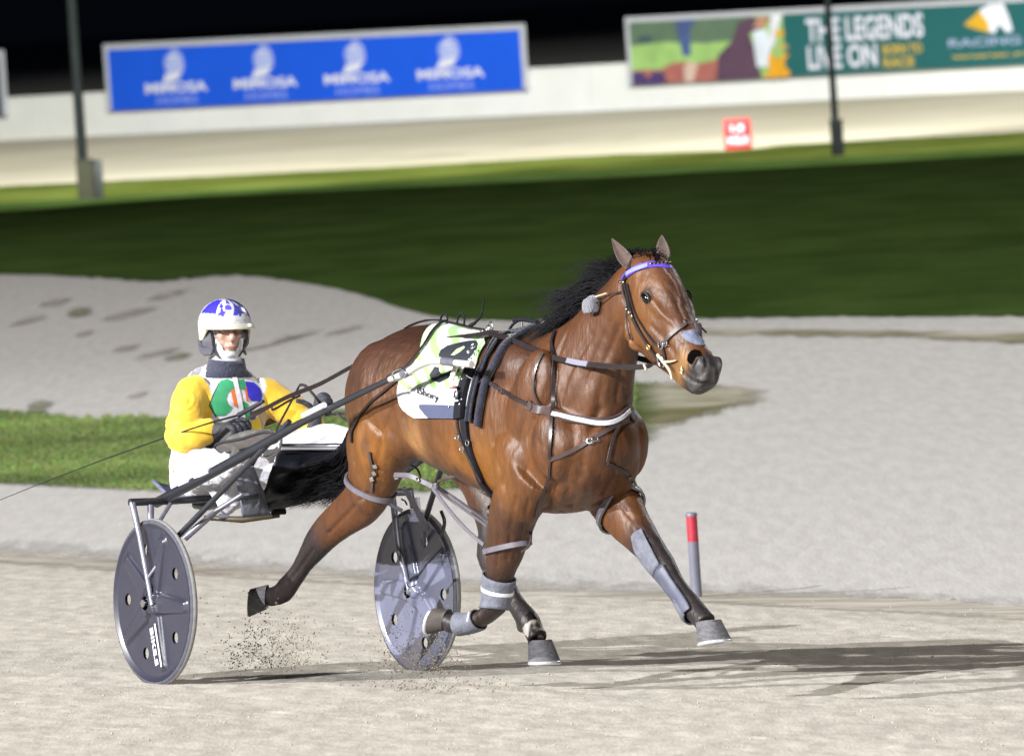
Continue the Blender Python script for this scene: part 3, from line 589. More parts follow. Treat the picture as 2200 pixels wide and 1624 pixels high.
# ---- coat colours (bay: black points, dark topline, tan muzzle and flanks), with some shade and a highlight painted in
f, l, u = co[:, 0], co[:, 1], co[:, 2]
base = np.array([0.078, 0.0275, 0.0080]); dark = np.array([0.024, 0.010, 0.007]); blk = np.array([0.018, 0.014, 0.015]); tan = np.array([0.36, 0.18, 0.065]); org = np.array([0.185, 0.070, 0.009])
C = np.tile(base, (len(co), 1))
def mixc(col, wgt): C[:] = C*(1-wgt[:, None])+np.array(col)*wgt[:, None]
nz = np.array([noise.fractal(Vector(p)*3.5, 1, 2, 4) for p in co]); nz2 = np.array([noise.noise(Vector((p[0]*14, p[1]*14, p[2]*5))) for p in co])
nz3 = np.array([noise.noise(Vector((p[0]*38, p[1]*38, p[2]*9))) for p in co]); trunk = (f > .7) & (f < 2.75) & (u > .7)
mixc(dark, sst(1.30, 1.50, u+nz*.05)*(f < 2.3)*0.85); mixc([.050, .020, .012], np.exp(-(((f-1.1)/.22)**2+((u-1.30)/.20)**2))*.75); mixc([.055, .022, .010], sst(1.25, 1.5, u)*(f > 2.1)*(f < 2.8)*.5)
mixc(org, np.exp(-(((f-2.0)/.30)**2+((u-.95)/.17)**2))*0.85*(l < .3)); mixc(org, np.exp(-(((f-1.2)/.16)**2+((u-1.02)/.16)**2))*0.8)
mixc(dark, sst(.35, .75, nz)*0.6); mixc(dark, np.exp(-(((f-1.55)/.28)**2))*sst(1.08, .90, u)*0.75)  # second mix paints shade under the belly
stf = np.linalg.norm(co-np.array(hp(892, 950, -.2)), axis=1); mixc(tan, np.exp(-(stf/.085)**2)*0.9)
def near(P, rad):  # parameter along a polyline of leg points
    P = [np.array(p[0]) for p in P]; best = np.full(len(co), 9.0); tt = np.zeros(len(co)); acc = 0
    for a, b in zip(P[:-1], P[1:]):
        ab = b-a; L_ = np.linalg.norm(ab); t = np.clip(((co-a)@ab)/(ab@ab), 0, 1); d = np.linalg.norm(co-(a+t[:, None]*ab), axis=1); mk = d < best
        tt[mk] = (acc+t*L_)[mk]; best = np.minimum(best, d); acc += L_
    return best, tt, acc
for P, i0, r_ in ((RFP, 4, .10), (LFP, 3, .12), (RHP, 5, .11), (LHP, 4, .11)):
    d, t, tot = near(P, r_); pts = [np.array(p[0]) for p in P]; acc = np.cumsum([0]+[np.linalg.norm(b-a) for a, b in zip(pts[:-1], pts[1:])])
    t0 = acc[i0]; wgt = sst(t0-.10, t0+.07, t+nz*.03)*(d < r_); mixc(blk, wgt*0.97)
d, t, tot = near(RFC, .1); mixc(blk, (d < .075)*1.0)
d, t, tot = near(RFP, .1); mixc(dark, sst(.14, .26, t)*(d < .13)*0.55)
# white coronet marks on the left hind
pz = np.array(Q(1149, 1356, l=.13)); dd = np.linalg.norm(co-pz, axis=1); mixc([.62, .58, .55], (dd < .050)*np.clip(nz3*4+.5, 0, 1))
# head
ax0, ax1 = np.array([2.98, 0, 1.66]), np.array([3.43, 0, 1.33]); axd = (ax1-ax0)/np.linalg.norm(ax1-ax0); th = (co-ax0)@axd
hm = (f > 2.86) & (u > 1.22) & ((f-2.86)+(u-1.40) > .0)
mixc(org, hm*np.exp(-((th-.12)/.14)**2)*0.45)
mixc([.24, .12, .035], hm*np.exp(-((th-.44)/.05)**2)*0.7*(u < 1.50)*sst(.0, -.05, (u-1.42)-(3.36-f)*0.8-.02))
mixc([.024, .019, .020], hm*sst(.460, .515, th+nz*.03))
mixc([.085, .08, .08], hm*sst(.49, .56, th)*np.clip(nz3*2.6+.15, 0, .75))
rd = co-np.array([3.2, 0, 1.66]); mixc([.05, .02, .013], hm*np.exp(-(l/.06)**2)*sst(.05, -.03, np.abs(th-.15)-.15)*0.85)
stripe = hm & (np.abs(l+.004+.01*np.sin(th*30)) < .0045) & (th > .02) & (th < .40); mixc([.28, .20, .16], 0.6*stripe*sst(.0, .03, f+u-3.02-1.76+.1+0*f)*0.8)  # thin pale highlight along the nose ridge, painted in
for s in (-1, 1):
    ec = V(3.118, s*.098, 1.655); dd = np.linalg.norm(co-np.array(ec), axis=1); mixc([.02, .015, .013], np.exp(-(dd/.036)**3)*.9)
    dd = NM[s]; mixc([.006, .005, .005], np.exp(-(dd/.85)**4))  # shade inside the nostrils painted near black
dm = line_dist([hp(a, b, -.05) for a, b in ((1464, 798), (1472, 808), (1486, 818), (1502, 824), (1520, 822))]); mixc([.008, .006, .006], np.exp(-(dm/.008)**2)*.9)
ear = (u > 1.83) & (f > 2.8); pass
C = np.clip(C*(1+0.22*nz[:, None]+0.20*nz2[:, None]+0.15*nz3[:, None]), 0.004, 1)
m_coat = mat('bay_coat', rough=0.47, spec=0.42, vcol=True, var=0.14, vscale=60, bump=0.40, bscale=55, stretch=(1, 1, 0.3), bdist=0.012)
body = finish('body', HM, m_coat, None, True, cols=np.hstack([C, np.ones((len(C), 1))]))
body_bvh = BVHTree.FromPolygons([tuple(v) for v in co], [tuple(p.vertices) for p in HM.polygons])
body.parent = horse; body['base'] = HB; HM.transform(Matrix.Translation(-Vector(HB)))
def HV(p): return p
# ---- eyes
m_eye = mat('eye', (0.004, 0.003, 0.003), 0.10, spec=0.5)
for s in (-1, 1):
    p = hitT(1388, 641, body_bvh)[0] or Q(1388, 641, l=-.095); p = V(p[0], s*abs(p[1]), p[2])-V(.004, s*.010, 0)
    e = MD(); e.ell(p, (.030, .021, .023), Matrix.Rotation(R(28), 3, 'Y'), 14); eo = e.obj('eye', m_eye, horse)
    m_lid = m_lid if s > 0 else mat('eyelid', (.012, .008, .007), .7)
    lid = MD(); lid.tube([p+V(.030*math.cos(a)+.012*math.sin(a), s*(.010+.007*math.sin(a)), +.021*math.sin(a)-.012*math.cos(a)) for a in np.linspace(-.2, math.pi+.2, 12)], .0048, 8); lid.obj('eyelid', m_lid, horse)
# ---- hooves
m_hoof = mat('hoof', (0.095, 0.092, 0.10), 0.75, var=0.35, vscale=30, stretch=(1, 1, 3), bump=0.4, bscale=60); m_shoe = mat('horseshoe', (0.62, 0.62, 0.66), 0.35, metal=0.6)
def hoof(top, axis, toe, r0=.050, r1=.067, L_=.085, sole=True, mt=None):
    """axis: from coronet to sole; toe: direction the toe points"""
    top, axis, toe = Vector(top), Vector(axis).normalized(), Vector(toe); toe = (toe-axis*toe.dot(axis)).normalized(); side = axis.cross(toe)
    m_ = MD(); secs = []
    for t in (0, .08, .5, .97, 1.0):
        c = top+axis*L_*t+toe*(.030*t); r = r0+(r1-r0)*min(t, .97); hr = (1-.0*t)
        secs.append((c, side*r*.92, (toe+axis*0.30*(1-t)*0)*r*1.06, .9))
    m_.loft(secs, 28)
    # heel flattened, slightly tilted crown
    o = m_.obj('hoof', mt or m_hoof, horse)
    if sole:
        sh = MD(); c = top+axis*(L_+.003)+toe*.030
        P = [c+side*(r1*.86*math.sin(a))+toe*(r1*1.0*math.cos(a)) for a in np.linspace(-2.6, 2.6, 26)]
        sh.tube(P, .0085, 8); so = sh.obj('horseshoe', m_shoe, o)
    return o
def sub_fix(o): return o
# children of parts: meshes share the parent's origin
_old_mesh_obj = mesh_obj
LF_t, LH_t, RF_t, RH_t = LFP[-1][0], LHP[-1][0], RFC[-1][0], RHP[-1][0]
hoof(Q(1522, 1334, l=.145), V(.16, 0, -1), V(1, 0, .1), .052, .070, .088)
hoof(Q(1160, 1374, l=.13), V(.04, 0, -1), V(1, 0, 0.0), .050, .068, .092)
hoof(Q(960, 1331, l=-.232), V(-.60, -.35, .22), V(-.2, 0, -1), .044, .054, .070, mt=mat('dark_hoof', (.050, .040, .036), .8, var=.4, vscale=30))
hoof(Q(574, 1282, l=-.165), V(-.60, -.65, .06), V(.05, 0, -1.0), .050, .057, .074, sole=False)

# ---- ears
m_earo = mat('ear_hair', (.035, .020, .014), 0.7, sheen=.3, var=.2, vscale=40); m_eari = mat('ear_inner', (.065, .036, .028), 0.75, sheen=.3, var=.3, vscale=50)
def ear(bl, br, tip, depth, l0, l1, l2, out):
    """cupped leaf: bl/br base pixels, tip pixel"""
    A, B, T = Q(*bl, l=l0), Q(*br, l=l1), Q(*tip, l=l2); ctr = (A+B)/2; ax = T-ctr; wv = (B-A)/2; nrm = wv.cross(ax).normalized()
    if nrm.dot(CT) < 0: nrm = -nrm
    rows = [0, .12, .3, .5, .7, .85, .95, 1.0]; wd = [.80, 1.0, 1.04, .90, .62, .36, .16, .02]; vs = []; n = 11
    for t, k in zip(rows, wd):
        for j in range(n):
            a = -1+2*j/(n-1); p = ctr+ax*t+wv*(k*a)*(1)-nrm*depth*k*(1-a*a)+ax.normalized()*0.0
            p += wv*0.12*math.sin(t*3.1)*out; vs.append(p)
    N = len(vs); vs += [v-nrm*.006 for v in vs]
    fs = []; mi = []
    for i in range(len(rows)-1):
        for j in range(n-1):
            q = (i*n+j, i*n+j+1, (i+1)*n+j+1, (i+1)*n+j); fs.append(q); mi.append(1); fs.append(tuple(N+x for x in reversed(q))); mi.append(0)
        for j in (0, n-1): fs.append((i*n+j, (i+1)*n+j, N+(i+1)*n+j, N+i*n+j)); mi.append(0)
    return mesh_obj('ear', vs, fs, None, horse, cols=None, mats=[m_earo, m_eari], midx=mi)
ear((1343, 579), (1364, 560), (1314, 512), .018, -.085, -.055, -.095, -1)
ear((1408, 552), (1437, 560), (1421, 505), .018, .05, .07, .06, 1)
# ================================================================== HARNESS ON THE HORSE
m_leather = mat('dark_leather', (0.017, 0.012, 0.013), 0.36, spec=0.5, var=0.25, vscale=30, coat=0.15); m_brown = mat('worn_leather', (0.055, 0.036, 0.034), 0.45, spec=0.5, var=0.25, vscale=25)
m_black = mat('black_webbing', (0.008, 0.008, 0.012), 0.8, spec=0.2, var=0.2, vscale=40); m_steel = mat('steel', (0.62, 0.62, 0.65), 0.22, metal=1.0); m_navy = mat('navy_cloth', (0.035, 0.042, 0.085), 0.85, var=0.15, vscale=60, sheen=.3)
m_wstrap = mat('white_strap', (0.62, 0.62, 0.66), 0.5, var=0.1, vscale=30); m_purple = mat('purple_band', (0.10, 0.06, 0.62), 0.35, coat=.3); m_lilac = mat('lilac_panel', (0.20, 0.21, 0.44), 0.35, coat=.4); m_brass = mat('brass', (0.75, 0.60, 0.25), 0.3, metal=1.0)
m_cream = mat('cream_strap', (0.42, 0.38, 0.26), 0.6); m_grey = mat('grey_neoprene', (0.115, 0.12, 0.15), 0.85, var=0.25, vscale=35, bump=.3, bscale=90); m_fluff = mat('grey_fluff', (0.13, 0.13, 0.165), 0.95, sheen=.5, var=.2, vscale=60, bump=.8, bscale=120)
def onbody(p, bvh=None):
    bvh = bvh or body_bvh; r = bvh.find_nearest(p); n_ = r[1]
    return r[0], n_
def surf_path(pts, l=-.15, step=7, bvh=None, lift=.004, snap=0.05):
    """pts: (px, py) or 3D vectors. Follows the skin between them"""
    bvh = bvh or body_bvh; P3 = []
    for p in pts:
        if len(p) == 2:
            h, n_ = hitT(p[0], p[1], bvh); P3.append(h if h else Q(p[0], p[1], l=l))
        else: P3.append(Vector(p))
    tot = sum((b-a).length for a, b in zip(P3[:-1], P3[1:])); sub_ = max(3, int(tot/max(1, len(P3)-1)/.015))
    C = [Vector(c) for c in cat([list(p) for p in P3], sub_)]; out = []; nn = []
    for c in C:
        r, n_ = onbody(c, bvh)
        if (r-c).length < snap:
            out.append(r+n_*lift); nn.append(n_)
        else: out.append(c); nn.append(n_)
    for _ in range(4):
        nn = [(nn[max(0, i-1)]+nn[i]*2+nn[min(len(nn)-1, i+1)]).normalized() for i in range(len(nn))]
        out = [out[0]]+[(out[i-1]+out[i]*2+out[i+1])/4 for i in range(1, len(out)-1)]+[out[-1]]
    return out, nn
def ribbon(md, P, N_, wd, th=.004, roll=0):
    k = len(P); W = wd if hasattr(wd, '__len__') else [wd]*k
    if len(W) != k: W = [float(np.interp(i/(k-1), np.linspace(0, 1, len(W)), W)) for i in range(k)]
    secs = []
    for i in range(k):
        t = (P[min(k-1, i+1)]-P[max(0, i-1)]).normalized(); n_ = (N_[i]-t*N_[i].dot(t)).normalized(); b = t.cross(n_)
        h = W[i]/2; secs.append([P[i]-b*h, P[i]-b*h*.85+n_*th, P[i]+b*h*.85+n_*th, P[i]+b*h, P[i]+b*h*.8-n_*.002, P[i]-b*h*.8-n_*.002])
    vs = [v for s_ in secs for v in s_]; fs = [(i*6+j, i*6+(j+1) % 6, (i+1)*6+(j+1) % 6, (i+1)*6+j) for i in range(k-1) for j in range(6)]+[(5, 4, 3, 2, 1, 0), tuple((k-1)*6+j for j in range(6))]
    md.add(vs, fs)
def strap(name, pts, wd, mt, parent, l=-.15, th=.004, bvh=None, lift=.004, snap=.05, stitch=None):
    P, N_ = surf_path(pts, l, bvh=bvh, lift=lift, snap=snap); md = MD(); ribbon(md, P, N_, wd, th); o = md.obj(name, mt, parent)
    if stitch:
        md = MD(); ribbon(md, [p+n_*th for p, n_ in zip(P, N_)], N_, stitch[0], .0015); s_ = md.obj('inlay', stitch[1], o)
    return o, P, N_
def mir(P): return [V(p[0], -p[1], p[2]) for p in P]
def pt(px, py, l=-.15):
    h, _ = hitT(px, py, body_bvh); return h if h else Q(px, py, l=l)
# ---------------- saddle cloth: panel draped over back and flank
SCB = (1.62, 0, 1.45)
cloth = thing('saddle_cloth', 'green and white striped saddle cloth with a black number 9', 'saddle cloth', SCB)
def skin(fv, ang, zc=1.12):
    """point on the trunk at forward fv and angle (0 = horse's right, 90 = top)"""
    o = V(fv, 0, zc); d = V(0, -math.cos(R(ang)), math.sin(R(ang))); h = body_bvh.ray_cast(o+d*0.8, -d)
    return (h[0], h[1]) if h[0] and (h[0]-o).length < .6 else (o+d*.27, d)
def pcloth(px, py):  # pixel -> (f, ang)
    h = pt(px, py, -.27); return h[0], math.degrees(math.atan2(h[2]-1.12, -h[1]))
# outline given by its rear and front edges, as functions of the angle round the barrel
rearE = [pcloth(*p) for p in ((900, 902), (868, 880), (857, 845), (862, 815), (905, 765))]+[(1.36, 82), (1.35, 90)]
frontE = [pcloth(*p) for p in ((1018, 920), (1012, 880), (1016, 830), (1028, 780), (1045, 742))]+[(1.80, 80), (1.80, 90)]
a0 = max(rearE[0][1], -8); 
def ef(E, a): X = sorted((e[1], e[0]) for e in E); return float(np.interp(a, [x[0] for x in X], [x[1] for x in X]))
NA, NF = 90, 40; vs = []; cc = []
lowf = lambda t: 7+0*t
def cl_ang(t, fr): return (fr*(90-lowf(t))+lowf(t)) 
GW = []
for i in range(NA+1):
    row = []
    for j in range(NF+1):
        t = j/NF; fr = i/NA
        A = lowf(t)+(180-2*lowf(t))*fr
        am = A if A <= 90 else 180-A
        fv = ef(rearE, am)*(1-t)+ef(frontE, am)*t
        h, n_ = skin(fv, A); flare = .006+.010*max(0, 1-(am+12)/25)+.004*math.sin(fv*30+am*.1)
        vs.append(h+n_*(.007+flare*.6)); row.append((fv, am, A))
    GW.append(row)
def cloth_col(fv, am, A, t, P):
    if am > 31:
        s_ = math.sin((P[0]*0.9+P[2]*1.5)*52+5*noise.noise(P*4.2)+3.0*t); base_ = (.50, .56, .48) if s_ > -.35 else (.25, .46, .15)
        return base_
    if t > .30 and am < 18: return (.04, .05, .105)
    return (.56, .56, .60)
for i in range(NA+1):
    for j in range(NF+1):
        fv, am, A = GW[i][j]; cc.append((*cloth_col(fv, am, A, j/NF, vs[i*(NF+1)+j]), 1))
n = NF+1; fs = [(i*n+j, (i+1)*n+j, (i+1)*n+j+1, i*n+j+1) for i in range(NA) for j in range(NF)]
inner = [v for v in vs]; 
m_cloth = mat('cloth_print', rough=0.75, vcol=True, bump=.25, bscale=25, sheen=.2)
# finer colour: paint the stripes on a subdivided copy
co_ = bmesh.new(); mm_ = bpy.data.meshes.new('saddle_cloth_panel'); mm_.from_pydata([tuple(v) for v in vs], [], fs); mm_.update()
top_o = finish('panel', mm_, m_cloth, cloth, True)
mm_ = top_o.data
co_.from_mesh(mm_); bmesh.ops.subdivide_edges(co_, edges=co_.edges, cuts=2, use_grid_fill=True); co_.to_mesh(mm_); co_.free()
cc = []
for v in mm_.vertices:
    p = v.co+Vector(SCB); am = math.degrees(math.atan2(p[2]-1.12, abs(p[1]))); r_, f_ = ef(rearE, am), ef(frontE, am); t = (p[0]-r_)/(f_-r_); cc.append((*cloth_col(p[0], am, am, t, p), 1))
a_ = mm_.color_attributes.new('Col', 'FLOAT_COLOR', 'POINT'); a_.data.foreach_set('color', np.array(cc, dtype=np.float32).ravel())
if sum(1 if p.normal.y*(p.center.y) > 0 else -1 for p in mm_.polygons) < 0: mm_.flip_normals()
sm = top_o.modifiers.new('thickness', 'SOLIDIFY'); sm.thickness = .005; sm.offset = -1
cloth_bvh = BVHTree.FromPolygons([tuple(v.co+Vector(SCB)) for v in mm_.vertices], [tuple(p.vertices) for p in mm_.polygons])
def decal(name, polys, mt, parent, bvh, lift=.003, cell=4.0, grow=None):
    """pixel polygons laid on a surface as a thin film"""
    md = MD()
    for poly in polys:
        tri = tessellate_polygon([[Vector((x, y, 0)) for x, y in poly]]); bm = bmesh.new(); bv = [bm.verts.new((x, y, 0)) for x, y in poly]
        for t in tri:
            try: bm.faces.new([bv[k] for k in t])
            except Exception: pass
        for _ in range(4):
            es = [e for e in bm.edges if e.calc_length() > cell]
            if not es: break
            bmesh.ops.subdivide_edges(bm, edges=es, cuts=1); bmesh.ops.triangulate(bm, faces=bm.faces)
        bm.verts.index_update(); vv = []
        for v in bm.verts:
            h, n_ = hitT(v.co.x, v.co.y, bvh)
            if h is None:
                q = CT+rayT(v.co.x, v.co.y)*((Vector(parent['base']) if 'base' in parent else V(1.7, 0, 1.3))-CT).length; r = bvh.find_nearest(q); h, n_ = r[0], r[1]
            vv.append(h+n_*lift)
        md.add(vv, [tuple(v.index for v in f.verts) for f in bm.faces]); bm.free()
    o = mesh_obj(name, md.v, md.f, mt, parent, True); return o
def ellp(cx, cy, rx, ry, rot=0, n=26):
    c, s_ = math.cos(R(rot)), math.sin(R(rot)); return [(cx+rx*math.cos(a)*c-ry*math.sin(a)*s_, cy+rx*math.cos(a)*s_+ry*math.sin(a)*c) for a in np.linspace(0, 2*math.pi, n, endpoint=False)]
m_num = mat('number_black', (.018, .02, .03), .6)
nine = [(943, 762), (948, 752), (962, 743), (985, 737), (1006, 733), (1022, 732), (1027, 738), (1024, 750), (1014, 764), (1000, 778), (985, 800), (965, 812), (945, 822), (928, 817), (923, 806), (930, 795), (934, 788), (943, 789), (944, 797), (948, 803), (962, 800), (980, 792), (992, 776), (978, 775), (956, 774), (945, 770)]
decal('number', [nine], m_num, cloth, cloth_bvh, .0025)
decal('number_eye', [[(970, 764), (982, 752), (997, 745), (1000, 748), (990, 757), (976, 765)]], mat('cloth_green', (.42, .62, .25), .7), cloth, cloth_bvh, .0045)
tv, tf = text_pts('iShory', .02); q4 = [(898, 850), (944, 868), (944, 848), (898, 830)]
vvv = []
for a, b in tv:
    x = (q4[0][0]*(1-a)+q4[1][0]*a)*(1-b)+(q4[3][0]*(1-a)+q4[2][0]*a)*b; y = (q4[0][1]*(1-a)+q4[1][1]*a)*(1-b)+(q4[3][1]*(1-a)+q4[2][1]*a)*b; h, n_ = hitT(x, y, cloth_bvh); vvv.append((h+n_*.005) if h else pt(x, y))
mesh_obj('lettering', vvv, tf, m_num, cloth, False)
# ---------------- racing harness
HBs = (1.95, 0, 1.4)
har = thing('racing_harness', 'black saddle pad, girth, breast collar and hopple straps buckled round the horse', 'harness', HBs)
# saddle pad arch over the withers and down the flank (two thick rolls)
def arch(name, Lp, wd, th, mt, l=-.25, lift=.012, rolls=()):
    """Lp pixels from the bottom of the near flank to the top; mirrored to the far side"""
    P = [pt(x, y, l) for x, y in Lp[:-1]]; tp = Q(*Lp[-1], l=0); h_ = body_bvh.ray_cast(V(tp[0], 0, 2), V(0, 0, -1))[0]; P = P+[h_]+list(reversed(mir(P)))
    Pp, N_ = surf_path([tuple(p) for p in P], lift=lift, snap=.08); md = MD(); ribbon(md, Pp, N_, wd, th); o = md.obj(name, mt, har)
    for off, r in rolls:
        md = MD(); T_ = [(Pp[min(len(Pp)-1, i+1)]-Pp[max(0, i-1)]).normalized() for i in range(len(Pp))]; md.tube([p+n_*(th*.6)+t.cross(n_)*off for p, n_, t in zip(Pp, N_, T_)], r, 12); md.obj('padding_roll', m_padn, o)
    return o
m_padn = mat('padded_cloth', (.020, .021, .036), .85, spec=.15, var=.3, vscale=50, bump=.5, bscale=90, sheen=.3)
arch('saddle_pad', [(1032, 915), (1040, 860), (1052, 815), (1077, 770), (1112, 730), (1152, 709)], .030, .010, m_black, rolls=((0.004, .0165),))
arch('saddle_body', [(1014, 905), (1022, 850), (1034, 808), (1058, 760), (1093, 722), (1138, 706)], .030, .014, m_black, rolls=((-.012, .007), (.012, .007)))
strap('girth_panel', [(994, 900), (997, 862), (1006, 825), (1018, 795)], .056, m_black, har, th=.020, lift=.012)
pit = mat('pad_piping', (.30, .30, .36), .6)
# buckles and fittings on the girth panel
def plate(name, px, py, w, h, ang, mt, parent, bvh=None, lift=.03, th=.004, l=-.27):
    p, n_ = hitT(px, py, body_bvh); 
    if p is None: p, n_ = Q(px, py, l=l), V(0, -1, 0)
    up = (V(0, 0, 1)-n_*n_[2]).normalized(); sd = up.cross(n_); c, s_ = math.cos(R(ang)), math.sin(R(ang)); M = Matrix((sd*c+up*s_, up*c-sd*s_, n_)).transposed()
    md = MD(); md.box(p+n_*lift, w/2, h/2, th, M); return md.obj(name, mt, parent, bevel=.0015)
def ringT(name, px, py, r, th, mt, parent, lift=.03, l=-.27, sq=1.0):
    p, n_ = hitT(px, py, body_bvh)
    if p is None: p, n_ = Q(px, py, l=l), V(0, -1, 0)
    up = (V(0, 0, 1)-n_*n_[2]).normalized(); sd = up.cross(n_); md = MD(); md.tube([p+n_*lift+sd*r*math.cos(a)+up*r*sq*math.sin(a) for a in np.linspace(0, 2*math.pi, 20, endpoint=False)], th, 7, closed=True); return md.obj(name, mt, parent)
plate('tongue_strap', 992, 812, .026, .075, 6, mat('ivory_strap', (.62, .60, .50), .6), har, lift=.048)
plate('keeper', 994, 838, .048, .012, 0, m_leather, har, lift=.048); plate('buckle', 1000, 852, .020, .030, 0, m_steel, har, lift=.050); plate('keeper', 998, 866, .040, .008, 0, m_wstrap, har, lift=.049)
plate('logo_patch', 992, 838, .012, .010, 0, m_wstrap, har, lift=.056); plate('logo_patch', 1000, 839, .012, .009, 0, mat('red_patch', (.4, .03, .04), .5), har, lift=.056)
for a, b, r in ((1030, 760, .013), (1040, 771, .013), (1021, 770, .008), (1026, 786, .011)): ringT('buckle', a, b, r, .002, m_steel, har, lift=.045)
for a, b in ((1008, 873), (1012, 862), (985, 878), (1004, 820), (1012, 823)): plate('stud', a, b, .008, .008, 0, m_steel, har, lift=.050)
# belly girth under the barrel
gp = [pt(x, y) for x, y in ((1000, 900), (1003, 935), (1013, 975), (1030, 1015), (1045, 1045))]
gl = [tuple(p) for p in gp]+[(V(gp[-1][0]+.02, -.03, .80)), (V(gp[-1][0]+.01, .1, .82)), (V(gp[-2][0], .2, .9)), tuple(V(gp[1][0], .26, 1.05)), tuple(V(gp[0][0], .27, 1.15))]
strap('girth', gl, .040, m_black, har, th=.010, lift=.006, snap=.15)
strap('girth_billet', [(990, 880), (990, 915), (1000, 950), (1018, 990), (1040, 1030)], .014, m_leather, har, lift=.016, th=.005)
for a, b in ((990, 938), (1012, 950), (1000, 962)): ringT('buckle', a, b, .011, .0028, m_steel, har, lift=.02)
# top of the saddle: terrets, loops, overcheck hook
def tubeobj(name, pts, r, mt, parent, sub=6): md = MD(); md.tube(pts, r, 8, sub=sub); return md.obj(name, mt, parent)
tubeobj('saddle_handle', [Q(1092, 712, l=0), Q(1103, 696, l=0), Q(1118, 688, l=0), Q(1140, 690, l=0), Q(1152, 702, l=0), Q(1160, 712, l=0)], .006, m_black, har)
md = MD(); md.tube([Q(1104, 688, l=0), Q(1122, 686, l=0), Q(1140, 689, l=0), Q(1155, 692, l=0)], .009, 10); md.obj('handle_pad', m_black, har)
md = MD(); md.tube([Q(1122, 705, l=0), Q(1121, 692, l=0)], .0045, 8); md.obj('stud', m_steel, har)
tubeobj('overcheck_hook', [Q(1010, 700, l=0), Q(1022, 692, l=0), Q(1033, 678, l=0), Q(1038, 660, l=0), Q(1040, 641, l=0)], [.009, .006, .004, .003], m_black, har)
strap('back_strap', [tuple(V(f_, 0, 1.52)) for f_ in (1.95, 1.80, 1.65, 1.5, 1.38, 1.22, 1.05)], .024, m_leather, har, l=0, lift=.018, snap=.08)
for x in (953, 990):
    tubeobj('strap_loop', [Q(x-8, 698, l=0), Q(x-6, 684, l=0), Q(x+1, 673, l=0), Q(x+8, 680, l=0), Q(x+7, 698, l=0)], .0045, m_black, har)
strap('hanger_strap', [(958, 700), (925, 735), (900, 770), (870, 800), (840, 812)], .014, m_leather, har, lift=.022)
strap('hip_strap', [(884, 797), (850, 822), (815, 850), (780, 885), (760, 920), (757, 950)], .013, m_leather, har, lift=.006)
for a, b, r in ((1062, 706, .012), (1048, 712, .010)): ringT('terret', a, b, r, .003, m_steel, har, lift=.03, l=-.05)
tubeobj('terret', [Q(1054, 712, l=-.06)+V(.018*math.cos(a), 0, .018*math.sin(a)+.02) for a in np.linspace(0, 6.28, 14)], .003, m_steel, har, 1)
# breast collar
bc, P, N_ = strap('breast_collar', [(1138, 868), (1160, 880), (1200, 893), (1245, 902), (1290, 907), (1330, 896), (1350, 878), tuple(mir([pt(1245, 902)])[0]), tuple(mir([pt(1160, 880)])[0])], .040, m_brown, har, lift=.006, th=.007, snap=.2)
strap('reflective_band', [(1188, 892), (1245, 904), (1290, 910), (1328, 898), (1348, 880)], .020, m_wstrap, har, lift=.014, th=.003)
strap('trace', [(1030, 816), (1060, 826), (1085, 842), (1110, 856), (1140, 869)], .018, m_leather, har, lift=.008)
tubeobj('trace_clip', [tuple(pt(1018, 806)+V(0, -.035, 0)), tuple(pt(1027, 814)+V(0, -.025, 0)), tuple(pt(1036, 820)+V(0, -.015, 0))], .004, m_steel, har, 4)
ringT('breast_ring', 1141, 870, .020, .0032, m_brown, har, lift=.012); ringT('breast_buckle', 1080, 841, .012, .0025, m_brown, har, lift=.014, sq=.8)
strap('neck_strap', [(1196, 712), (1188, 745), (1186, 790), (1187, 840), (1188, 890), (1187, 940), (1185, 985)], .017, m_leather, har, lift=.010, th=.004)
strap('neck_strap_loop', [(1168, 760), (1155, 790), (1148, 820), (1152, 850), (1162, 870)], .010, m_leather, har, lift=.008, th=.004)
strap('chest_strap', [(1184, 987), (1215, 974), (1250, 958), (1290, 934), (1320, 915), (1345, 898)], .018, m_brown, har, lift=.008)
for a, b in ((1268, 949), (1278, 944)): ringT('buckle', a, b, .012, .0028, m_steel, har, lift=.016, sq=.8)
strap('chest_strap', [(1352, 884), (1335, 905), (1318, 935), (1308, 965), (1304, 992)], .014, m_brown, har, lift=.006)
strap('hopple_hanger', [(1185, 990), (1182, 1020), (1168, 1050), (1156, 1085), (1150, 1108)], .012, m_leather, har, lift=.006)
strap('hopple_hanger', [(1304, 994), (1330, 1005), (1350, 1020), (1362, 1045), (1368, 1062)], .014, m_leather, har, lift=.008)
for a, b in ((1352, 1024), (1358, 1038), (1364, 1050)): plate('buckle', a, b, .016, .016, 30, m_brown, har, lift=.014, l=.1)
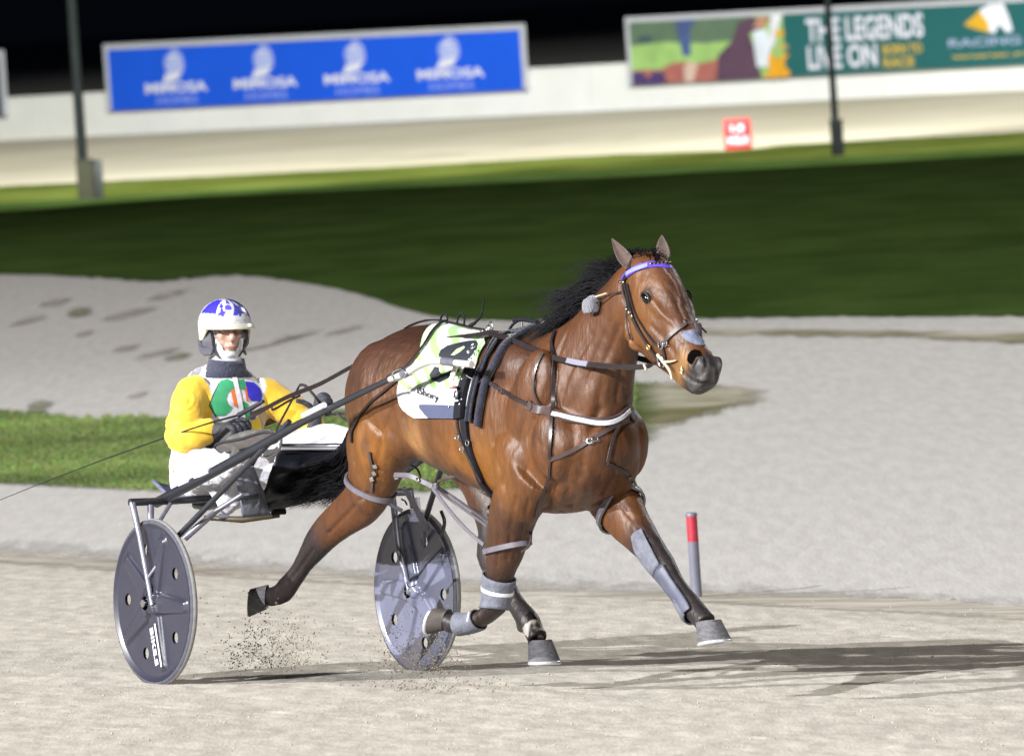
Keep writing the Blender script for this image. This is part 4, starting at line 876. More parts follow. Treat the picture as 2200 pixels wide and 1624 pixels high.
# hopples: loops round the legs joined by straps
def loopaxis(name, pts, r, mt, parent, sub=6, closed=True):
    C = [Vector(c) for c in cat([list(p) for p in pts]+([list(pts[0])] if closed else []), sub)][:-1 if closed else None]; md = MD(); md.tube(C, r, 8, closed=closed); return md.obj(name, mt, parent)
m_hop = mat('hopple_tube', (.11, .10, .12), .45, coat=.2, var=.15, vscale=30)
def fitr(c, d, r0, lo=.6, hi=1.45, pad=.004):
    h = body_bvh.ray_cast(c, d, r0*hi); 
    return max(r0*lo, (h[0]-c).length+pad) if h[0] else r0
def legring(name, c, axis, ra, rb, wd, th, mt, a0=0, a1=360, lref=V(0, 1, 0)):
    axis = axis.normalized(); A = (lref-axis*lref.dot(axis)).normalized(); B = axis.cross(A); rr = []; ds = []
    for a in np.linspace(R(a0), R(a1), 41):
        d = (A*ra*math.cos(a)+B*rb*math.sin(a)); r0 = d.length; d = d.normalized(); ds.append(d); rr.append(fitr(c, d, r0, .4))
    for _ in range(3): rr = [(rr[i-1 if i else 39]+2*rr[i]+rr[(i+1) % 40 if i < 40 else 1])/4 for i in range(41)]
    md = MD(); ribbon(md, [c+d*(r+.003) for d, r in zip(ds, rr)], ds, wd, th); return md.obj(name, mt, har)
legring('hopple_loop', Q(1336, 1088, l=.14), Q(1360, 1120, l=.14)-Q(1325, 1055, l=.14), .105, .130, .030, .010, m_hop)
legring('hopple_loop', Q(1092, 1172, l=-.145)+V(0, 0, -.005), V(.16, .1, -1), .082, .115, .024, .008, m_hop)
legring('hopple_loop', Q(795, 1045, l=-.165), V(-.42, 0, -1), .115, .160, .024, .009, m_hop)
# connecting straps between fore and hind loops
def free(name, pts, wd, mt, parent, nrm=V(-.3, -.9, .3), th=.005, sub=8):
    P = [Vector(c) for c in cat([list(p) for p in pts], sub)]; md = MD(); ribbon(md, P, [nrm]*len(P), wd, th); return md.obj(name, mt, parent)
free('hopple_strap', [Q(848, 1020, l=-.29), Q(880, 1022, l=-.29), Q(910, 1035, l=-.27), Q(930, 1045, l=-.26)], .022, m_hop, har)
free('hopple_strap', [Q(926, 1042, l=-.26), Q(965, 1095, l=-.25), Q(1005, 1140, l=-.24), Q(1040, 1170, l=-.22)], .018, m_hop, har)
free('hopple_strap', [Q(932, 1040, l=-.22), Q(985, 1075, l=-.16), Q(1046, 1118, l=-.08)], .013, m_hop, har)
free('hopple_strap', [Q(936, 1050, l=-.21), Q(985, 1085, l=-.16), Q(1046, 1128, l=-.08)], .013, m_hop, har)
free('hopple_strap', [Q(940, 1036, l=-.20), Q(965, 1026, l=-.17), Q(1000, 1020, l=-.15), Q(1022, 1024, l=-.13)], .016, m_brown, har)
for a, b in ((808, 998), (806, 1012), (802, 1028), (848, 1020), (862, 1022), (905, 1030)): plate('buckle', a, b, .018, .018, 20, m_steel, har, lift=.016)
for a, b in ((915, 1036), (926, 1042), (936, 1044)): md = MD(); md.box(Q(a, b, l=-.255), .012, .006, .013); md.obj('buckle', m_hop, har, bevel=.003)
strap('hopple_hanger', [(796, 970), (800, 1000), (803, 1025), (800, 1055)], .014, m_brown, har, lift=.008)
tubeobj('hopple_hanger', [Q(1141, 1100, l=-.06), Q(1142, 1135, l=-.10), Q(1138, 1170, l=-.14), Q(1120, 1186, l=-.18)], .0045, m_brown, har)
# far-side leather lying across the gap
tubeobj('hopple_strap', [Q(905, 1030, l=-.1), Q(898, 1010, l=-.05), Q(885, 1000, l=0)], .005, m_leather, har)
# ---------------- bridle
BB = (3.0, 0, 1.75)
br = thing('bridle', 'dark leather bridle with a purple browband and steel fittings', 'bridle', BB)
def bstrap(*a, **k): return strap(*a, **k)
bstrap('browband', [(1341, 600), (1352, 588), (1370, 577), (1392, 571), (1415, 569), (1440, 574), tuple(V(3.02, .10, 1.72))], .028, m_purple, br, lift=.005, th=.005)
bstrap('browband_panel', [(1350, 590), (1362, 582), (1380, 576), (1394, 572)], .019, m_lilac, br, lift=.011, th=.002)
bstrap('browband_beads', [(1398, 571), (1418, 568), (1440, 572)], .012, m_leather, br, lift=.011, th=.002)
for x in range(1400, 1442, 7): plate('bead', x, 571-(2 if x > 1415 else 0), .006, .006, 40, m_brass, br, lift=.014, l=0)
bstrap('headpiece', [tuple(V(2.93, .09, 1.70)), tuple(V(2.90, .05, 1.80)), tuple(V(2.92, 0, 1.835)), (1352, 585), (1345, 597), (1341, 606)], .022, m_leather, br, lift=.006, snap=.07)
bstrap('cheek_strap', [(1343, 605), (1349, 625), (1354, 650), (1360, 680), (1372, 705), (1388, 730), (1402, 752), (1416, 770), (1420, 778)], .016, m_leather, br, lift=.006, th=.005)
bstrap('throat_lash', [(1342, 612), (1347, 640), (1350, 670), (1353, 700), (1357, 730)], .014, m_brown, br, lift=.010, th=.004)
bstrap('overcheck_strap', [(1350, 610), (1362, 660), (1375, 690), (1395, 720), (1412, 742), (1424, 738)], .009, m_leather, br, lift=.006)
bstrap('noseband', [(1424, 742), (1434, 730), (1447, 716), (1465, 703), (1482, 696), (1497, 693), tuple(V(3.30, .05, 1.50)), tuple(V(3.22, .08, 1.42))], .020, m_brown, br, lift=.006, th=.005)
bstrap('jaw_strap', [(1424, 744), (1430, 762), (1433, 780)], .014, m_leather, br, lift=.005)
for a, b, r in ((1424, 741, .014), (1434, 738, .010), (1398, 744, .010)): ringT('buckle', a, b, r, .0035, m_steel if a > 1400 else m_brass, br, lift=.012, l=-.08)
for a, b in ((1352, 664), (1357, 672), (1363, 680), (1345, 606), (1338, 607), (1470, 694), (1490, 692)): plate('stud', a, b, .010, .012, 20, m_steel if a != 1357 else m_brass, br, lift=.014, l=-.08)
# bit, white tie
ringT('bit_ring', 1425, 774, .024, .0038, m_steel, br, lift=.012, l=-.06)
decal('nostril', [[(1477, 774), (1479, 762), (1485, 754), (1494, 751), (1503, 755), (1509, 765), (1500, 766), (1493, 770), (1489, 778), (1484, 784)]], mat('nostril_shade', (.003, .0025, .0025), .9, spec=0), horse, body_bvh, .003)  # decal: dark film stands for the shade inside the nostril
tubeobj('bit_tie', [tuple(pt(1420, 762, -.06)+V(0, -.015, 0)), tuple(pt(1432, 776, -.06)+V(0, -.018, 0)), tuple(Q(1438, 795, l=-.085)), tuple(Q(1444, 815, l=-.085))], [.008, .006, .006, .004], m_cream, br)
tubeobj('bit_tie', [tuple(pt(1430, 777, -.06)+V(0, -.016, 0)), tuple(pt(1445, 777, -.06)+V(0, -.014, 0)), tuple(pt(1457, 774, -.06)+V(0, -.010, 0))], [.006, .005, .003], m_cream, br)
decal('tongue_tie', [[(1462, 800), (1466, 786), (1470, 796), (1466, 806)]], m_cream, br, body_bvh, .006)
decal('nasal_strip', [[(1468, 712), (1488, 709), (1507, 716), (1522, 726), (1530, 738), (1518, 744), (1495, 742), (1475, 732), (1465, 722)]], mat('nasal_strip', (.13, .145, .215), .7, var=.25, vscale=60, bump=.3), br, body_bvh, .004)
bstrap('noseband_end', [(1498, 693), (1506, 702), (1516, 714)], .014, m_black, br, l=.03, lift=.012, snap=.02)
# forelock curl through the headpiece
tubeobj('overcheck_loop', [tuple(pt(1380, 572, 0)+V(0, 0, .01)), tuple(Q(1378, 552, l=0)), tuple(Q(1392, 547, l=0)), tuple(Q(1412, 558, l=0)), tuple(pt(1425, 566, 0))], .004, m_steel, br)
# ear plug dangling behind the cheek
epb = pt(1284, 656, -.1)+V(0, -.03, 0)
ep = thing('ear_plug', 'fluffy grey ear plug dangling on a cord against the mane', 'ear plug', epb)
md = MD(); md.loft([(epb+V(-.036, 0, -.006), V(0, .016, 0), V(0, 0, .017), .8), (epb+V(-.030, 0, -.004), V(0, .026, 0), V(0, 0, .031), .75), (epb+V(.012, 0, .006), V(0, .028, 0), V(0, 0, .036), .75), (epb+V(.030, 0, .004), V(0, .022, 0), V(0, 0, .030), .75), (epb+V(.036, 0, .004), V(0, .012, 0), V(0, 0, .016), .8)], 20); md.obj('plug', m_fluff, ep)
tubeobj('cord', [epb+V(.03, -.005, .012), pt(1302, 644, -.1)+V(0, -.02, 0), pt(1318, 632, -.1)+V(0, -.015, 0), pt(1340, 627, -.09)+V(0, -.012, 0)], .003, m_leather, ep)
tubeobj('cord', [epb+V(.01, -.005, .03), pt(1300, 634, -.1)+V(0, -.02, 0), pt(1312, 630, -.1)+V(0, -.02, 0)], .0035, m_cream, ep)
# ---------------- boots on the legs (worn by the horse: its clothing)
def shell(name, P, mt, a0=0, a1=360, n=26, parent=horse, ref=V(0, 1, 0)):
    """P: (point, ra, rb) along the leg; open shell if a1-a0 < 360"""
    secs = []; C = cat([list(p[0])+[p[1], p[2]] for p in P], 4); vs = []; full = a1-a0 >= 360
    for i, c in enumerate(C):
        p = Vector(c[:3]); t = (Vector(C[min(len(C)-1, i+1)][:3])-Vector(C[max(0, i-1)][:3])).normalized(); A = (ref-t*ref.dot(t)).normalized(); B = t.cross(A)
        for k in range(n):
            a = R(a0+(a1-a0)*k/(n if full else n-1)); d = A*c[3]*math.cos(a)+B*c[4]*math.sin(a); r0 = d.length; d = d/r0; vs.append(p+d*(0.25*r0+.75*min(r0*1.15, fitr(p, d, r0, .6, 1.5, .005))))
    fs = [(i*n+k, i*n+(k+1) % n, (i+1)*n+(k+1) % n, (i+1)*n+k) for i in range(len(C)-1) for k in range(n if full else n-1)]
    o = mesh_obj(name, vs, fs, mt, parent); sd_ = o.modifiers.new('t', 'SOLIDIFY'); sd_.thickness = .007; sd_.offset = 1; return o
# left fore: knee boot and shin boot
shell('knee_boot', [(Q(1392, 1142, l=.145), .060, .058), (Q(1402, 1165, l=.145), .066, .074), (Q(1418, 1195, l=.145), .062, .072), (Q(1432, 1222, l=.145), .050, .056)], m_grey, 150, 320)
shell('shin_boot', [(Q(1434, 1222, l=.145), .052, .058), (Q(1450, 1250, l=.145), .048, .056), (Q(1470, 1280, l=.145), .048, .056), (Q(1488, 1306, l=.145), .055, .064), (Q(1492, 1316, l=.145), .058, .066)], mat('shin_boot_shell', (.07, .075, .11), .5, var=.25, vscale=25), 140, 345)
shell('shin_boot_cuff', [(Q(1470, 1284, l=.145), .052, .060), (Q(1494, 1318, l=.145), .062, .070)], m_grey, 180, 330)
decal('chestnut', [ellp(1372, 1161, 7, 9, -20)], m_cream, horse, body_bvh, .005)
# right fore: knee boot, tendon boot
shell('knee_boot', [(Q(1073, 1238, l=-.135), .066, .078), (Q(1069, 1262, l=-.135), .062, .074), (Q(1066, 1285, l=-.135), .060, .070), (Q(1064, 1308, l=-.14), .056, .064)], m_grey)
shell('knee_boot_strap', [(Q(1069, 1264, l=-.135), .068, .078), (Q(1068, 1272, l=-.135), .068, .077)], m_wstrap)
shell('tendon_boot', [(Q(1028, 1330, l=-.17), .044, .052), (Q(1010, 1338, l=-.187), .044, .054), (Q(984, 1341, l=-.211), .048, .056)], m_grey, ref=V(0, 0, 1))
P = [Q(1003, 1318, l=-.26), Q(999, 1345, l=-.26)]; 
tubeobj('boot_stripe', [Q(1008, 1314, l=-.255), Q(1004, 1334, l=-.26)], .004, m_wstrap, horse, 3)
# ---------------- mane and tail
m_hair = mat('black_hair', (0.005, 0.0045, 0.006), 0.75, spec=0.12, var=.3, vscale=80)
def strand(md, pts, r0, n=3):
    P = [Vector(c[:3]) for c in cat([list(p) for p in pts], 4)]; k = len(P); rr = [r0*(1-(i/(k-1))**2*.9) for i in range(k)]; md.tube(P, rr, n)
md = MD(); crest = [Q(x, y, l=0) for x, y in ((1352, 565), (1340, 585), (1322, 608), (1298, 635), (1272, 660), (1245, 684), (1222, 704), (1205, 714))]
CR = [Vector(c) for c in cat([list(p) for p in crest], 10)]
for k in range(1100):
    t = rng.random(); i = int(t*(len(CR)-1)); p = CR[i]+V(rng.uniform(-.01, .01), rng.uniform(-.03, .01), rng.uniform(-.03, .0))
    clump = noise.noise(Vector((t*14, 5.5, 0))); L_ = (.08+.26*min(1, t*2.6)*(1-.75*max(0, t-.5)/.5))*rng.uniform(.5, 1.1)*(1+.35*clump)
    d = V(-.92, -.25+rng.uniform(-.22, .2), .22-.60*t+.30*clump+rng.uniform(-.12, .12)).normalized(); up = V(-.45, 0, .9)
    w1 = rng.uniform(-.012, .012); a = p+up*L_*.10+d*L_*.18; b = p+up*L_*.10+d*L_*.60+V(0, 0, w1); c = p+d*L_*1.08+V(0, rng.uniform(-.03, .03), rng.uniform(-.05, .03)-w1)
    strand(md, [p-up*.02, a, b, c], rng.uniform(.0011, .0026))
for k in range(60):
    p = Q(1290+rng.uniform(-25, 25), 640+rng.uniform(-15, 10), l=0); e = Q(1180+rng.uniform(-12, 30), 652+rng.uniform(-5, 6), l=-.02); strand(md, [p, p.lerp(e, .5)+V(0, 0, rng.uniform(-.01, .02)), e], .0017)
for k in range(260):   # forelock and poll
    p = Q(1375+rng.uniform(-25, 35), 558+rng.uniform(-5, 5), l=rng.uniform(-.04, .05)); e = p+V(rng.uniform(-.10, .06), rng.uniform(-.05, .05), rng.uniform(-.02, .035)); strand(md, [p-V(0, 0, .02), p.lerp(e, .5)+V(0, 0, .02), e], .0026)
mn = md.obj('mane', m_hair, horse)
md = MD(); root = V(.87, 0, 1.33)
for k in range(1300):
    s_ = rng.gauss(0, .055); z_ = rng.random()
    e = Q(rng.uniform(585, 720), 1050+rng.uniform(-28, 46)+0*z_, l=rng.uniform(-.10, .12)); m1 = root+V(-.07+rng.uniform(-.02, .02), s_*.5, -.10); m2 = Q(745+rng.uniform(-15, 20), 985+rng.uniform(-30, 50), l=s_)
    strand(md, [root+V(rng.uniform(-.01, .02), s_*.3, rng.uniform(-.02, .03)), m1, m2, m2.lerp(e, .55)+V(0, 0, rng.uniform(-.03, .02)), e], rng.uniform(.0014, .003))
md.obj('tail', m_hair, horse)
# ================================================================== SULKY
SB = (0, 0, 0.36)
sul = thing('racing_sulky', 'lightweight two-wheeled racing cart with grey disc wheels behind the horse', 'racing cart', SB)
m_frame_s = mat('dark_frame_paint', (.017, .019, .026), .4, coat=.15, var=.2, vscale=20); m_alu = mat('grey_alloy', (.17, .17, .21), .4, metal=.45, var=.2, vscale=25); m_silver = mat('polished_shaft_tip', (.60, .59, .56), .3, metal=.35)
m_tyre = mat('tyre', (.055, .055, .075), .75, var=.3, vscale=30); m_sidew = mat('dusty_tread', (.21, .205, .20), .9, var=.2, vscale=40)
m_disc1 = mat('dark_wheel_disc', (.026, .026, .042), .36, coat=.25, var=.12, vscale=6); m_disc2 = mat('pale_wheel_disc', (.115, .12, .175), .30, coat=.4, var=.15, vscale=5); m_vinyl = mat('black_vinyl', (.012, .012, .018), .28, spec=.6, bump=.5, bscale=9, bdist=.03)
m_sticker = mat('white_sticker', (.66, .66, .72), .5)
RW = .358
def wheel(l, mt, a_off, text=False):
    C0 = V(0, l, .36); sg = 1 if l > 0 else -1
    md = MD(); P = [C0+V((RW-.016)*math.cos(a), 0, (RW-.016)*math.sin(a)) for a in np.linspace(0, 2*math.pi, 96, endpoint=False)]
    md.tube(P, .0165, 12, closed=True); w_ = md.obj('tyre', m_tyre, sul)
    md = MD(); n = 96; prof = [(RW-.006, -.0125), (RW+.0014, -.005), (RW+.0014, .005), (RW-.006, .0125)]
    vs = [C0+V(r*math.cos(a), y, r*math.sin(a)) for a in np.linspace(0, 2*math.pi, n, endpoint=False) for r, y in prof]; md.add(vs, [(i*4+j, ((i+1) % n)*4+j, ((i+1) % n)*4+j+1, i*4+j+1) for i in range(n) for j in range(3)]); md.obj('tread', m_sidew, w_)
    # disc: dished, five raised ribs, five lightening holes
    NAg, NR = 240, 46; R0, R1 = .030, RW-.020; holes = [(math.cos(R(a_off+72*k)), math.sin(R(a_off+72*k))) for k in range(5)]; hr, hc = .0255, .232
    vs = []; 
    def relief(x, z):
        r = math.hypot(x, z); h = .012*max(0, 1-abs(r-R1)/.018)+.0*r; a = math.atan2(z, x)
        for k in range(5):
            b = R(a_off+36+72*k); da = (a-b+math.pi) % (2*math.pi)-math.pi; dist = abs(r*math.sin(da)) if abs(da) < 1.2 else 9
            wd = .014+.030*(1-r/R1); fall = max(0, min(1, (wd+.012-dist)/.012)); t = fall*fall*(3-2*fall); h += .016*t*max(0, min(1, (R1-.03-r)/.02))
        h += .020*max(0, 1-r/.075); return h
    for i in range(NAg):
        a = 2*math.pi*i/NAg
        for j in range(NR+1):
            r = R0+(R1-R0)*j/NR; x, z = r*math.cos(a), r*math.sin(a)
            for hx, hz in holes:
                dx, dz = x-hx*hc, z-hz*hc; d = math.hypot(dx, dz)
                if hr-.0042 < d < hr+.0042: x, z = hx*hc+dx/d*hr, hz*hc+dz/d*hr
            vs.append((x, z))
    fs = []
    for i in range(NAg):
        for j in range(NR):
            q = (i*(NR+1)+j, ((i+1) % NAg)*(NR+1)+j, ((i+1) % NAg)*(NR+1)+j+1, i*(NR+1)+j+1); cx = sum(vs[k][0] for k in q)/4; cz = sum(vs[k][1] for k in q)/4
            if any(math.hypot(cx-hx*hc, cz-hz*hc) < hr-.0005 for hx, hz in holes): continue
            fs.append(q)
    for side, nm in ((-1, 'disc'), (1, 'disc')):
        V3 = [C0+V(x, side*(.006+relief(x, z)), z) for x, z in vs]; o = mesh_obj(nm, V3, fs if side < 0 else [tuple(reversed(f_)) for f_ in fs], mt, sul)
        o.data.set_sharp_from_angle(angle=1.0)
    md = MD()
    for side in (-1, 1):
        y0 = side*.026; md.loft([(C0+V(0, y0*.3, 0), V(.034, 0, 0), V(0, 0, .034), 1), (C0+V(0, y0, 0), V(.032, 0, 0), V(0, 0, .032), 1), (C0+V(0, y0*1.25, 0), V(.024, 0, 0), V(0, 0, .024), 1), (C0+V(0, y0*1.9, 0), V(.012, 0, 0), V(0, 0, .012), 1)], 24)
    md.obj('hub', m_alu, sul)
    if text:
        b = R(a_off+36-216); d = V(math.cos(b), 0, math.sin(b)); s_ = V(-math.sin(b), 0, math.cos(b)); off = C0+V(0, -.0275, 0)
        q = [off+d*.085-s_*.006, off+d*.275-s_*.004, off+d*.275-s_*.034, off+d*.085-s_*.034]; q = [off+d*.105-s_*.034, off+d*.270-s_*.034, off+d*.270-s_*.004, off+d*.105-s_*.004]
        q = [v+V(0, -.0, 0) for v in q]; tv, tf = text_pts('BIKE.S', .03); mesh_obj('lettering', fit(tv, q), tf, m_sticker, sul, False)
        md = MD(); md.box(off+d*.190+s_*.018, .095, .001, .0055, Matrix((d, V(0, 1, 0), s_)).transposed()); md.obj('stripe', m_sticker, sul, smooth=False)
wheel(-.65, m_disc1, 106, True); wheel(.65, m_disc2, 70)
def tb(name, pts, r, mt, sub=1, n=12): md = MD(); md.tube(pts, r, n, sub=sub); return md.obj(name, mt, sul)
for s_ in (-1, 1):
    m = lambda p: V(p[0], p[1]*(-s_), p[2])      # near side written out, mirrored for the far side
    q = lambda x, y, l: m(Q(x, y, l=l))
    # shaft: thick rear tube, thinner front, polished bent tip
    tb('shaft', [q(336, 1080, -.52), q(420, 1035, -.50), q(560, 958, -.46), q(640, 912, -.43), q(740, 862, -.40), q(845, 811, -.37)], [.022, .023, .021, .016, .0135, .0115], m_frame_s, 4)
    tb('shaft_tip', [q(838, 815, -.372), q(872, 802, -.365), q(905, 782, -.36), q(935, 775, -.355), q(975, 779, -.35), q(1014, 783, -.345)], [.013, .017, .018, .0165, .014, .0145], m_silver, 5)
    tb('shaft_clamp', [q(952, 776, -.353), q(978, 779, -.35)], .0175, m_alu); tb('shaft_clamp', [q(866, 804, -.366), q(880, 797, -.363)], .020, m_alu)
    tb('shaft_loop', [q(842, 806, -.39), q(846, 797, -.39), q(862, 792, -.385), q(872, 800, -.385), q(866, 812, -.385), q(850, 818, -.39), q(842, 806, -.39)], .0032, m_steel, 4, 8)
    tb('rear_arch_leg', [q(284, 1080, -.69), q(300, 1150, -.688), q(327, 1300, -.69)], [.015, .013, .010], m_alu); 
    tb('fork', [q(324, 1084, -.60), m(V(-.10, -.615, .56)), m(V(0, -.610, .36))], [.015, .014, .011], m_alu)
    tb('axle', [m(V(0, -.70, .36)), m(V(0, -.600, .36))], .009, m_steel)
    tb('axle_nut', [m(V(0, -.712, .36)), m(V(0, -.690, .36))], .017, m_steel)
    tb('brace', [q(366, 1082, -.51), q(344, 1118, -.60)], .009, m_alu)
    tb('stay', [q(622, 905, -.42), q(575, 955, -.45), q(384, 1150, -.605)], [.012, .0125, .013], m_frame_s)
    tb('stay', [q(520, 1062, -.40), q(468, 1095, -.48), q(396, 1156, -.60)], [.010, .012, .016], m_alu)
    tb('stay', [q(384, 1150, -.605), q(316, 1244, -.69)], [.010, .007], m_alu)
    tb('crossbar', [q(279, 1079, -.70), q(360, 1076, -.51), m(V(-.30, -.25, .785)), m(V(-.30, 0.001, .785))], .017, m_alu if s_ > 0 else m_frame_s)
    if s_ > 0:
        a, b, c = q(279, 1085, -.70), q(285, 1110, -.70), q(303, 1200, -.70)
        md = MD(); md.tube([q(286, 1092, -.705), q(290, 1120, -.705), q(305, 1190, -.705)], [.011, .009, .004], 8); md.obj('sticker_fairing', m_sticker, sul)
        tb('hook', [q(292, 1094, -.66), q(299, 1098, -.66), q(303, 1106, -.66)], .004, m_frame_s)
        for x0, y0, x1, y1, l in ((655, 900, 700, 877, -.425), (392, 1050, 412, 1038, -.505), (425, 1033, 452, 1018, -.50)):
            md = MD(); A, B = Q(x0, y0-3, l=l), Q(x1, y1-3, l=l); r_ = .0215 if x0 < 500 else .0175; md.tube([A+V(0, -.006, .010 if x0 < 500 else .008), B+V(0, -.006, .010 if x0 < 500 else .008)], r_*.72, 12); md.obj('sticker', m_sticker, sul)
    tb('stirrup', [q(560, 958, -.44), q(556, 975, -.40), q(575, 982, -.36), q(600, 965, -.36), q(604, 940, -.40), q(600, 930, -.44)], .006, m_steel, 4)
tb('far_stay_loop', [Q(948, 1098, l=.5), Q(955, 1120, l=.5), Q(950, 1145, l=.5), Q(945, 1150, l=.5)], .008, m_frame_s, 4)
# seat
md = MD(); SC = Q(432, 1062, l=0.0)
rows = []
for i, t in enumerate(np.linspace(0, 1, 9)):
    # from the front lip back and up the low backrest
    f0 = SC[0]+.16-.34*t; u0 = SC[2]-.03+(.07*max(0, t-.55)/.45 if t > .55 else .02*(1-t)); rows.append([V(f0+.02*abs(x), x*.15, u0+.03*abs(x)**3) for x in np.linspace(-1, 1, 15)])
vs = [v for r_ in rows for v in r_]; o = mesh_obj('seat', vs, [(i*15+j, i*15+j+1, (i+1)*15+j+1, (i+1)*15+j) for i in range(8) for j in range(14)], mat('seat_shell', (.14, .145, .22), .35, coat=.4), sul); sd_ = o.modifiers.new('t', 'SOLIDIFY'); sd_.thickness = .014
tb('seat_post', [V(-.30, 0, .785), V(SC[0]+.05, 0, SC[2]-.05), V(SC[0]-.05, 0, SC[2]-.045)], .020, m_frame_s)
# dust sheet slung between the shafts in front of the driver's legs
def sheet(name, P, mt, f0, parent=sul, nx=26, ny=14, bulge=.03, th=.003, wob=.006):
    """P: px corners bl, br, tr, tl at forward station f0 (value or per-corner)"""
    ff = f0 if hasattr(f0, '__len__') else [f0]*4; q = [Q(x, y, f=k) for (x, y), k in zip(P, ff)]; vs = []
    for j in range(ny+1):
        for i in range(nx+1):
            u_, v_ = i/nx, j/ny; p = fit([(u_, v_)], q)[0]; w_ = bulge*math.sin(math.pi*u_)*math.sin(math.pi*v_)+wob*noise.noise(Vector((u_*7, v_*4, 3.3)))*4*math.sin(math.pi*v_)+wob*1.6*abs(math.sin(u_*9+v_*5))*math.sin(math.pi*v_); vs.append(p+V(w_, 0, 0))
    o = mesh_obj(name, vs, [(j*(nx+1)+i, j*(nx+1)+i+1, (j+1)*(nx+1)+i+1, (j+1)*(nx+1)+i) for j in range(ny) for i in range(nx)], mt, parent); sd_ = o.modifiers.new('t', 'SOLIDIFY'); sd_.thickness = th; return o
sheet('dust_sheet', [(542, 1108), (830, 1040), (830, 966), (598, 966)], m_vinyl, [.06, .06, .10, .10], bulge=.05, wob=.010)
sheet('sheet_edge', [(598, 967), (830, 966), (830, 959), (598, 957)], m_sticker, [.12, .12, .12, .12], bulge=.0, wob=0, ny=2)
sheet('sheet_edge', [(600, 957), (830, 955), (830, 952), (600, 953)], m_frame_s, [.13, .13, .13, .13], bulge=.0, wob=0, ny=2)
sheet('leg_guard', [(520, 1112), (582, 1106), (546, 1002), (502, 1004)], m_grey, [.17, .17, .19, .19], bulge=.02, wob=.004, nx=14)
sheet('guard_strap', [(505, 1076), (556, 1070), (555, 1062), (504, 1067)], m_frame_s, [.205]*4, bulge=.012, wob=0, ny=2)
sheet('guard_flap', [(502, 1004), (545, 1001), (560, 975), (512, 978)], m_black, [.185]*4, bulge=.0, wob=0, ny=4)
tb('foot_tray_bar', [Q(440, 1112, f=-.10), Q(520, 1116, f=.05), Q(600, 1106, f=.10)], [.010, .015, .012], mat('tray_bar', (.06, .045, .02), .5)); tb('foot_tray_peg', [Q(585, 1100, f=.11), Q(612, 1098, f=.11)], .014, m_black)
tb('foot_tray_fitting', [Q(470, 1110, f=-.02), Q(492, 1108, f=.0)], .012, m_alu)

# reins: top-level, running from the driver's hands through the terrets to the bit
RB = Q(640, 850, l=-.2)
rn = thing('reins', 'long dark leather reins from the driver to the bit', 'reins', RB)
def rein(name, pts, wd, mt=m_leather, nrm=V(-.2, -.9, .45), th=.004): return free(name, pts, wd, mt, rn, nrm, th, 10)
bit = pt(1417, 778, -.07)+V(0, -.014, 0)
rein('rein', [Q(536, 898, l=-.20), Q(585, 870, l=-.19), Q(625, 850, l=-.19), Q(690, 824, l=-.19), Q(760, 786, l=-.19), Q(830, 752, l=-.17), Q(880, 738, l=-.15), Q(950, 730, l=-.12), Q(1010, 722, l=-.10), Q(1052, 716, l=-.09)], .024)
rein('rein', [Q(1052, 716, l=-.09), Q(1090, 727, l=-.13), Q(1140, 748, l=-.15), Q(1195, 770, l=-.16), Q(1240, 779, l=-.155), Q(1300, 786, l=-.14), Q(1360, 789, l=-.12), Q(1395, 786, l=-.10), bit], .024)
rein('rein_grip', [Q(1218, 774, l=-.168), Q(1240, 779, l=-.163), Q(1262, 782, l=-.155)], .024, mat('worn_rein', (.20, .20, .26), .35, coat=.3))
rein('rein', [Q(690, 868, l=.28), Q(660, 832, l=.1), Q(645, 828, l=-.1), Q(640, 838, l=-.17)], .014)
rein('rein_end', [Q(642, 832, l=-.18), Q(618, 878, l=-.19), Q(598, 915, l=-.20), Q(594, 925, l=-.20)], .018)
rein('rein', [Q(540, 888, l=-.15), Q(580, 872, l=-.15), Q(588, 880, l=-.15), Q(620, 862, l=-.16), Q(645, 850, l=-.17)], .010)
rein('rein', [Q(700, 892, l=.30), Q(738, 889, l=.32), Q(760, 893, l=.33), Q(800, 870, l=.34)], .012)
rein('rein', [Q(724, 886, l=.31), Q(736, 898, l=.31), Q(748, 904, l=.31), Q(752, 896, l=.31)], .010)
rein('rein', [mir([Q(1052, 716, l=-.09)])[0], mir([Q(1140, 748, l=-.15)])[0], mir([Q(1300, 786, l=-.14)])[0], mir([bit])[0]], .024)
rein('hanging_strap', [Q(820, 752, l=-.18), Q(800, 790, l=-.22), Q(775, 850, l=-.26), Q(765, 893, l=-.24)], .012)
rein('rein_keeper', [Q(1384, 782, l=-.125), Q(1389, 795, l=-.125)], .010, m_cream)
# whip
WBp = Q(500, 895, l=-.2)
wh = thing('whip', 'long thin whip trailing back from the right hand', 'whip', WBp)
md = MD(); md.tube([Q(566, 862, l=-.14), Q(540, 877, l=-.16), Q(512, 892, l=-.18)], [.008, .0105, .011], 10); md.obj('handle', m_frame_s, wh)
md = MD(); md.tube([Q(512, 892, l=-.18), Q(430, 915, l=-.30), Q(270, 970, l=-.45), Q(120, 1026, l=-.55), Q(-40, 1090, l=-.6)], [.005, .0034, .0024, .0018, .0012], 8, sub=5); md.obj('whip_shaft', m_black, wh)
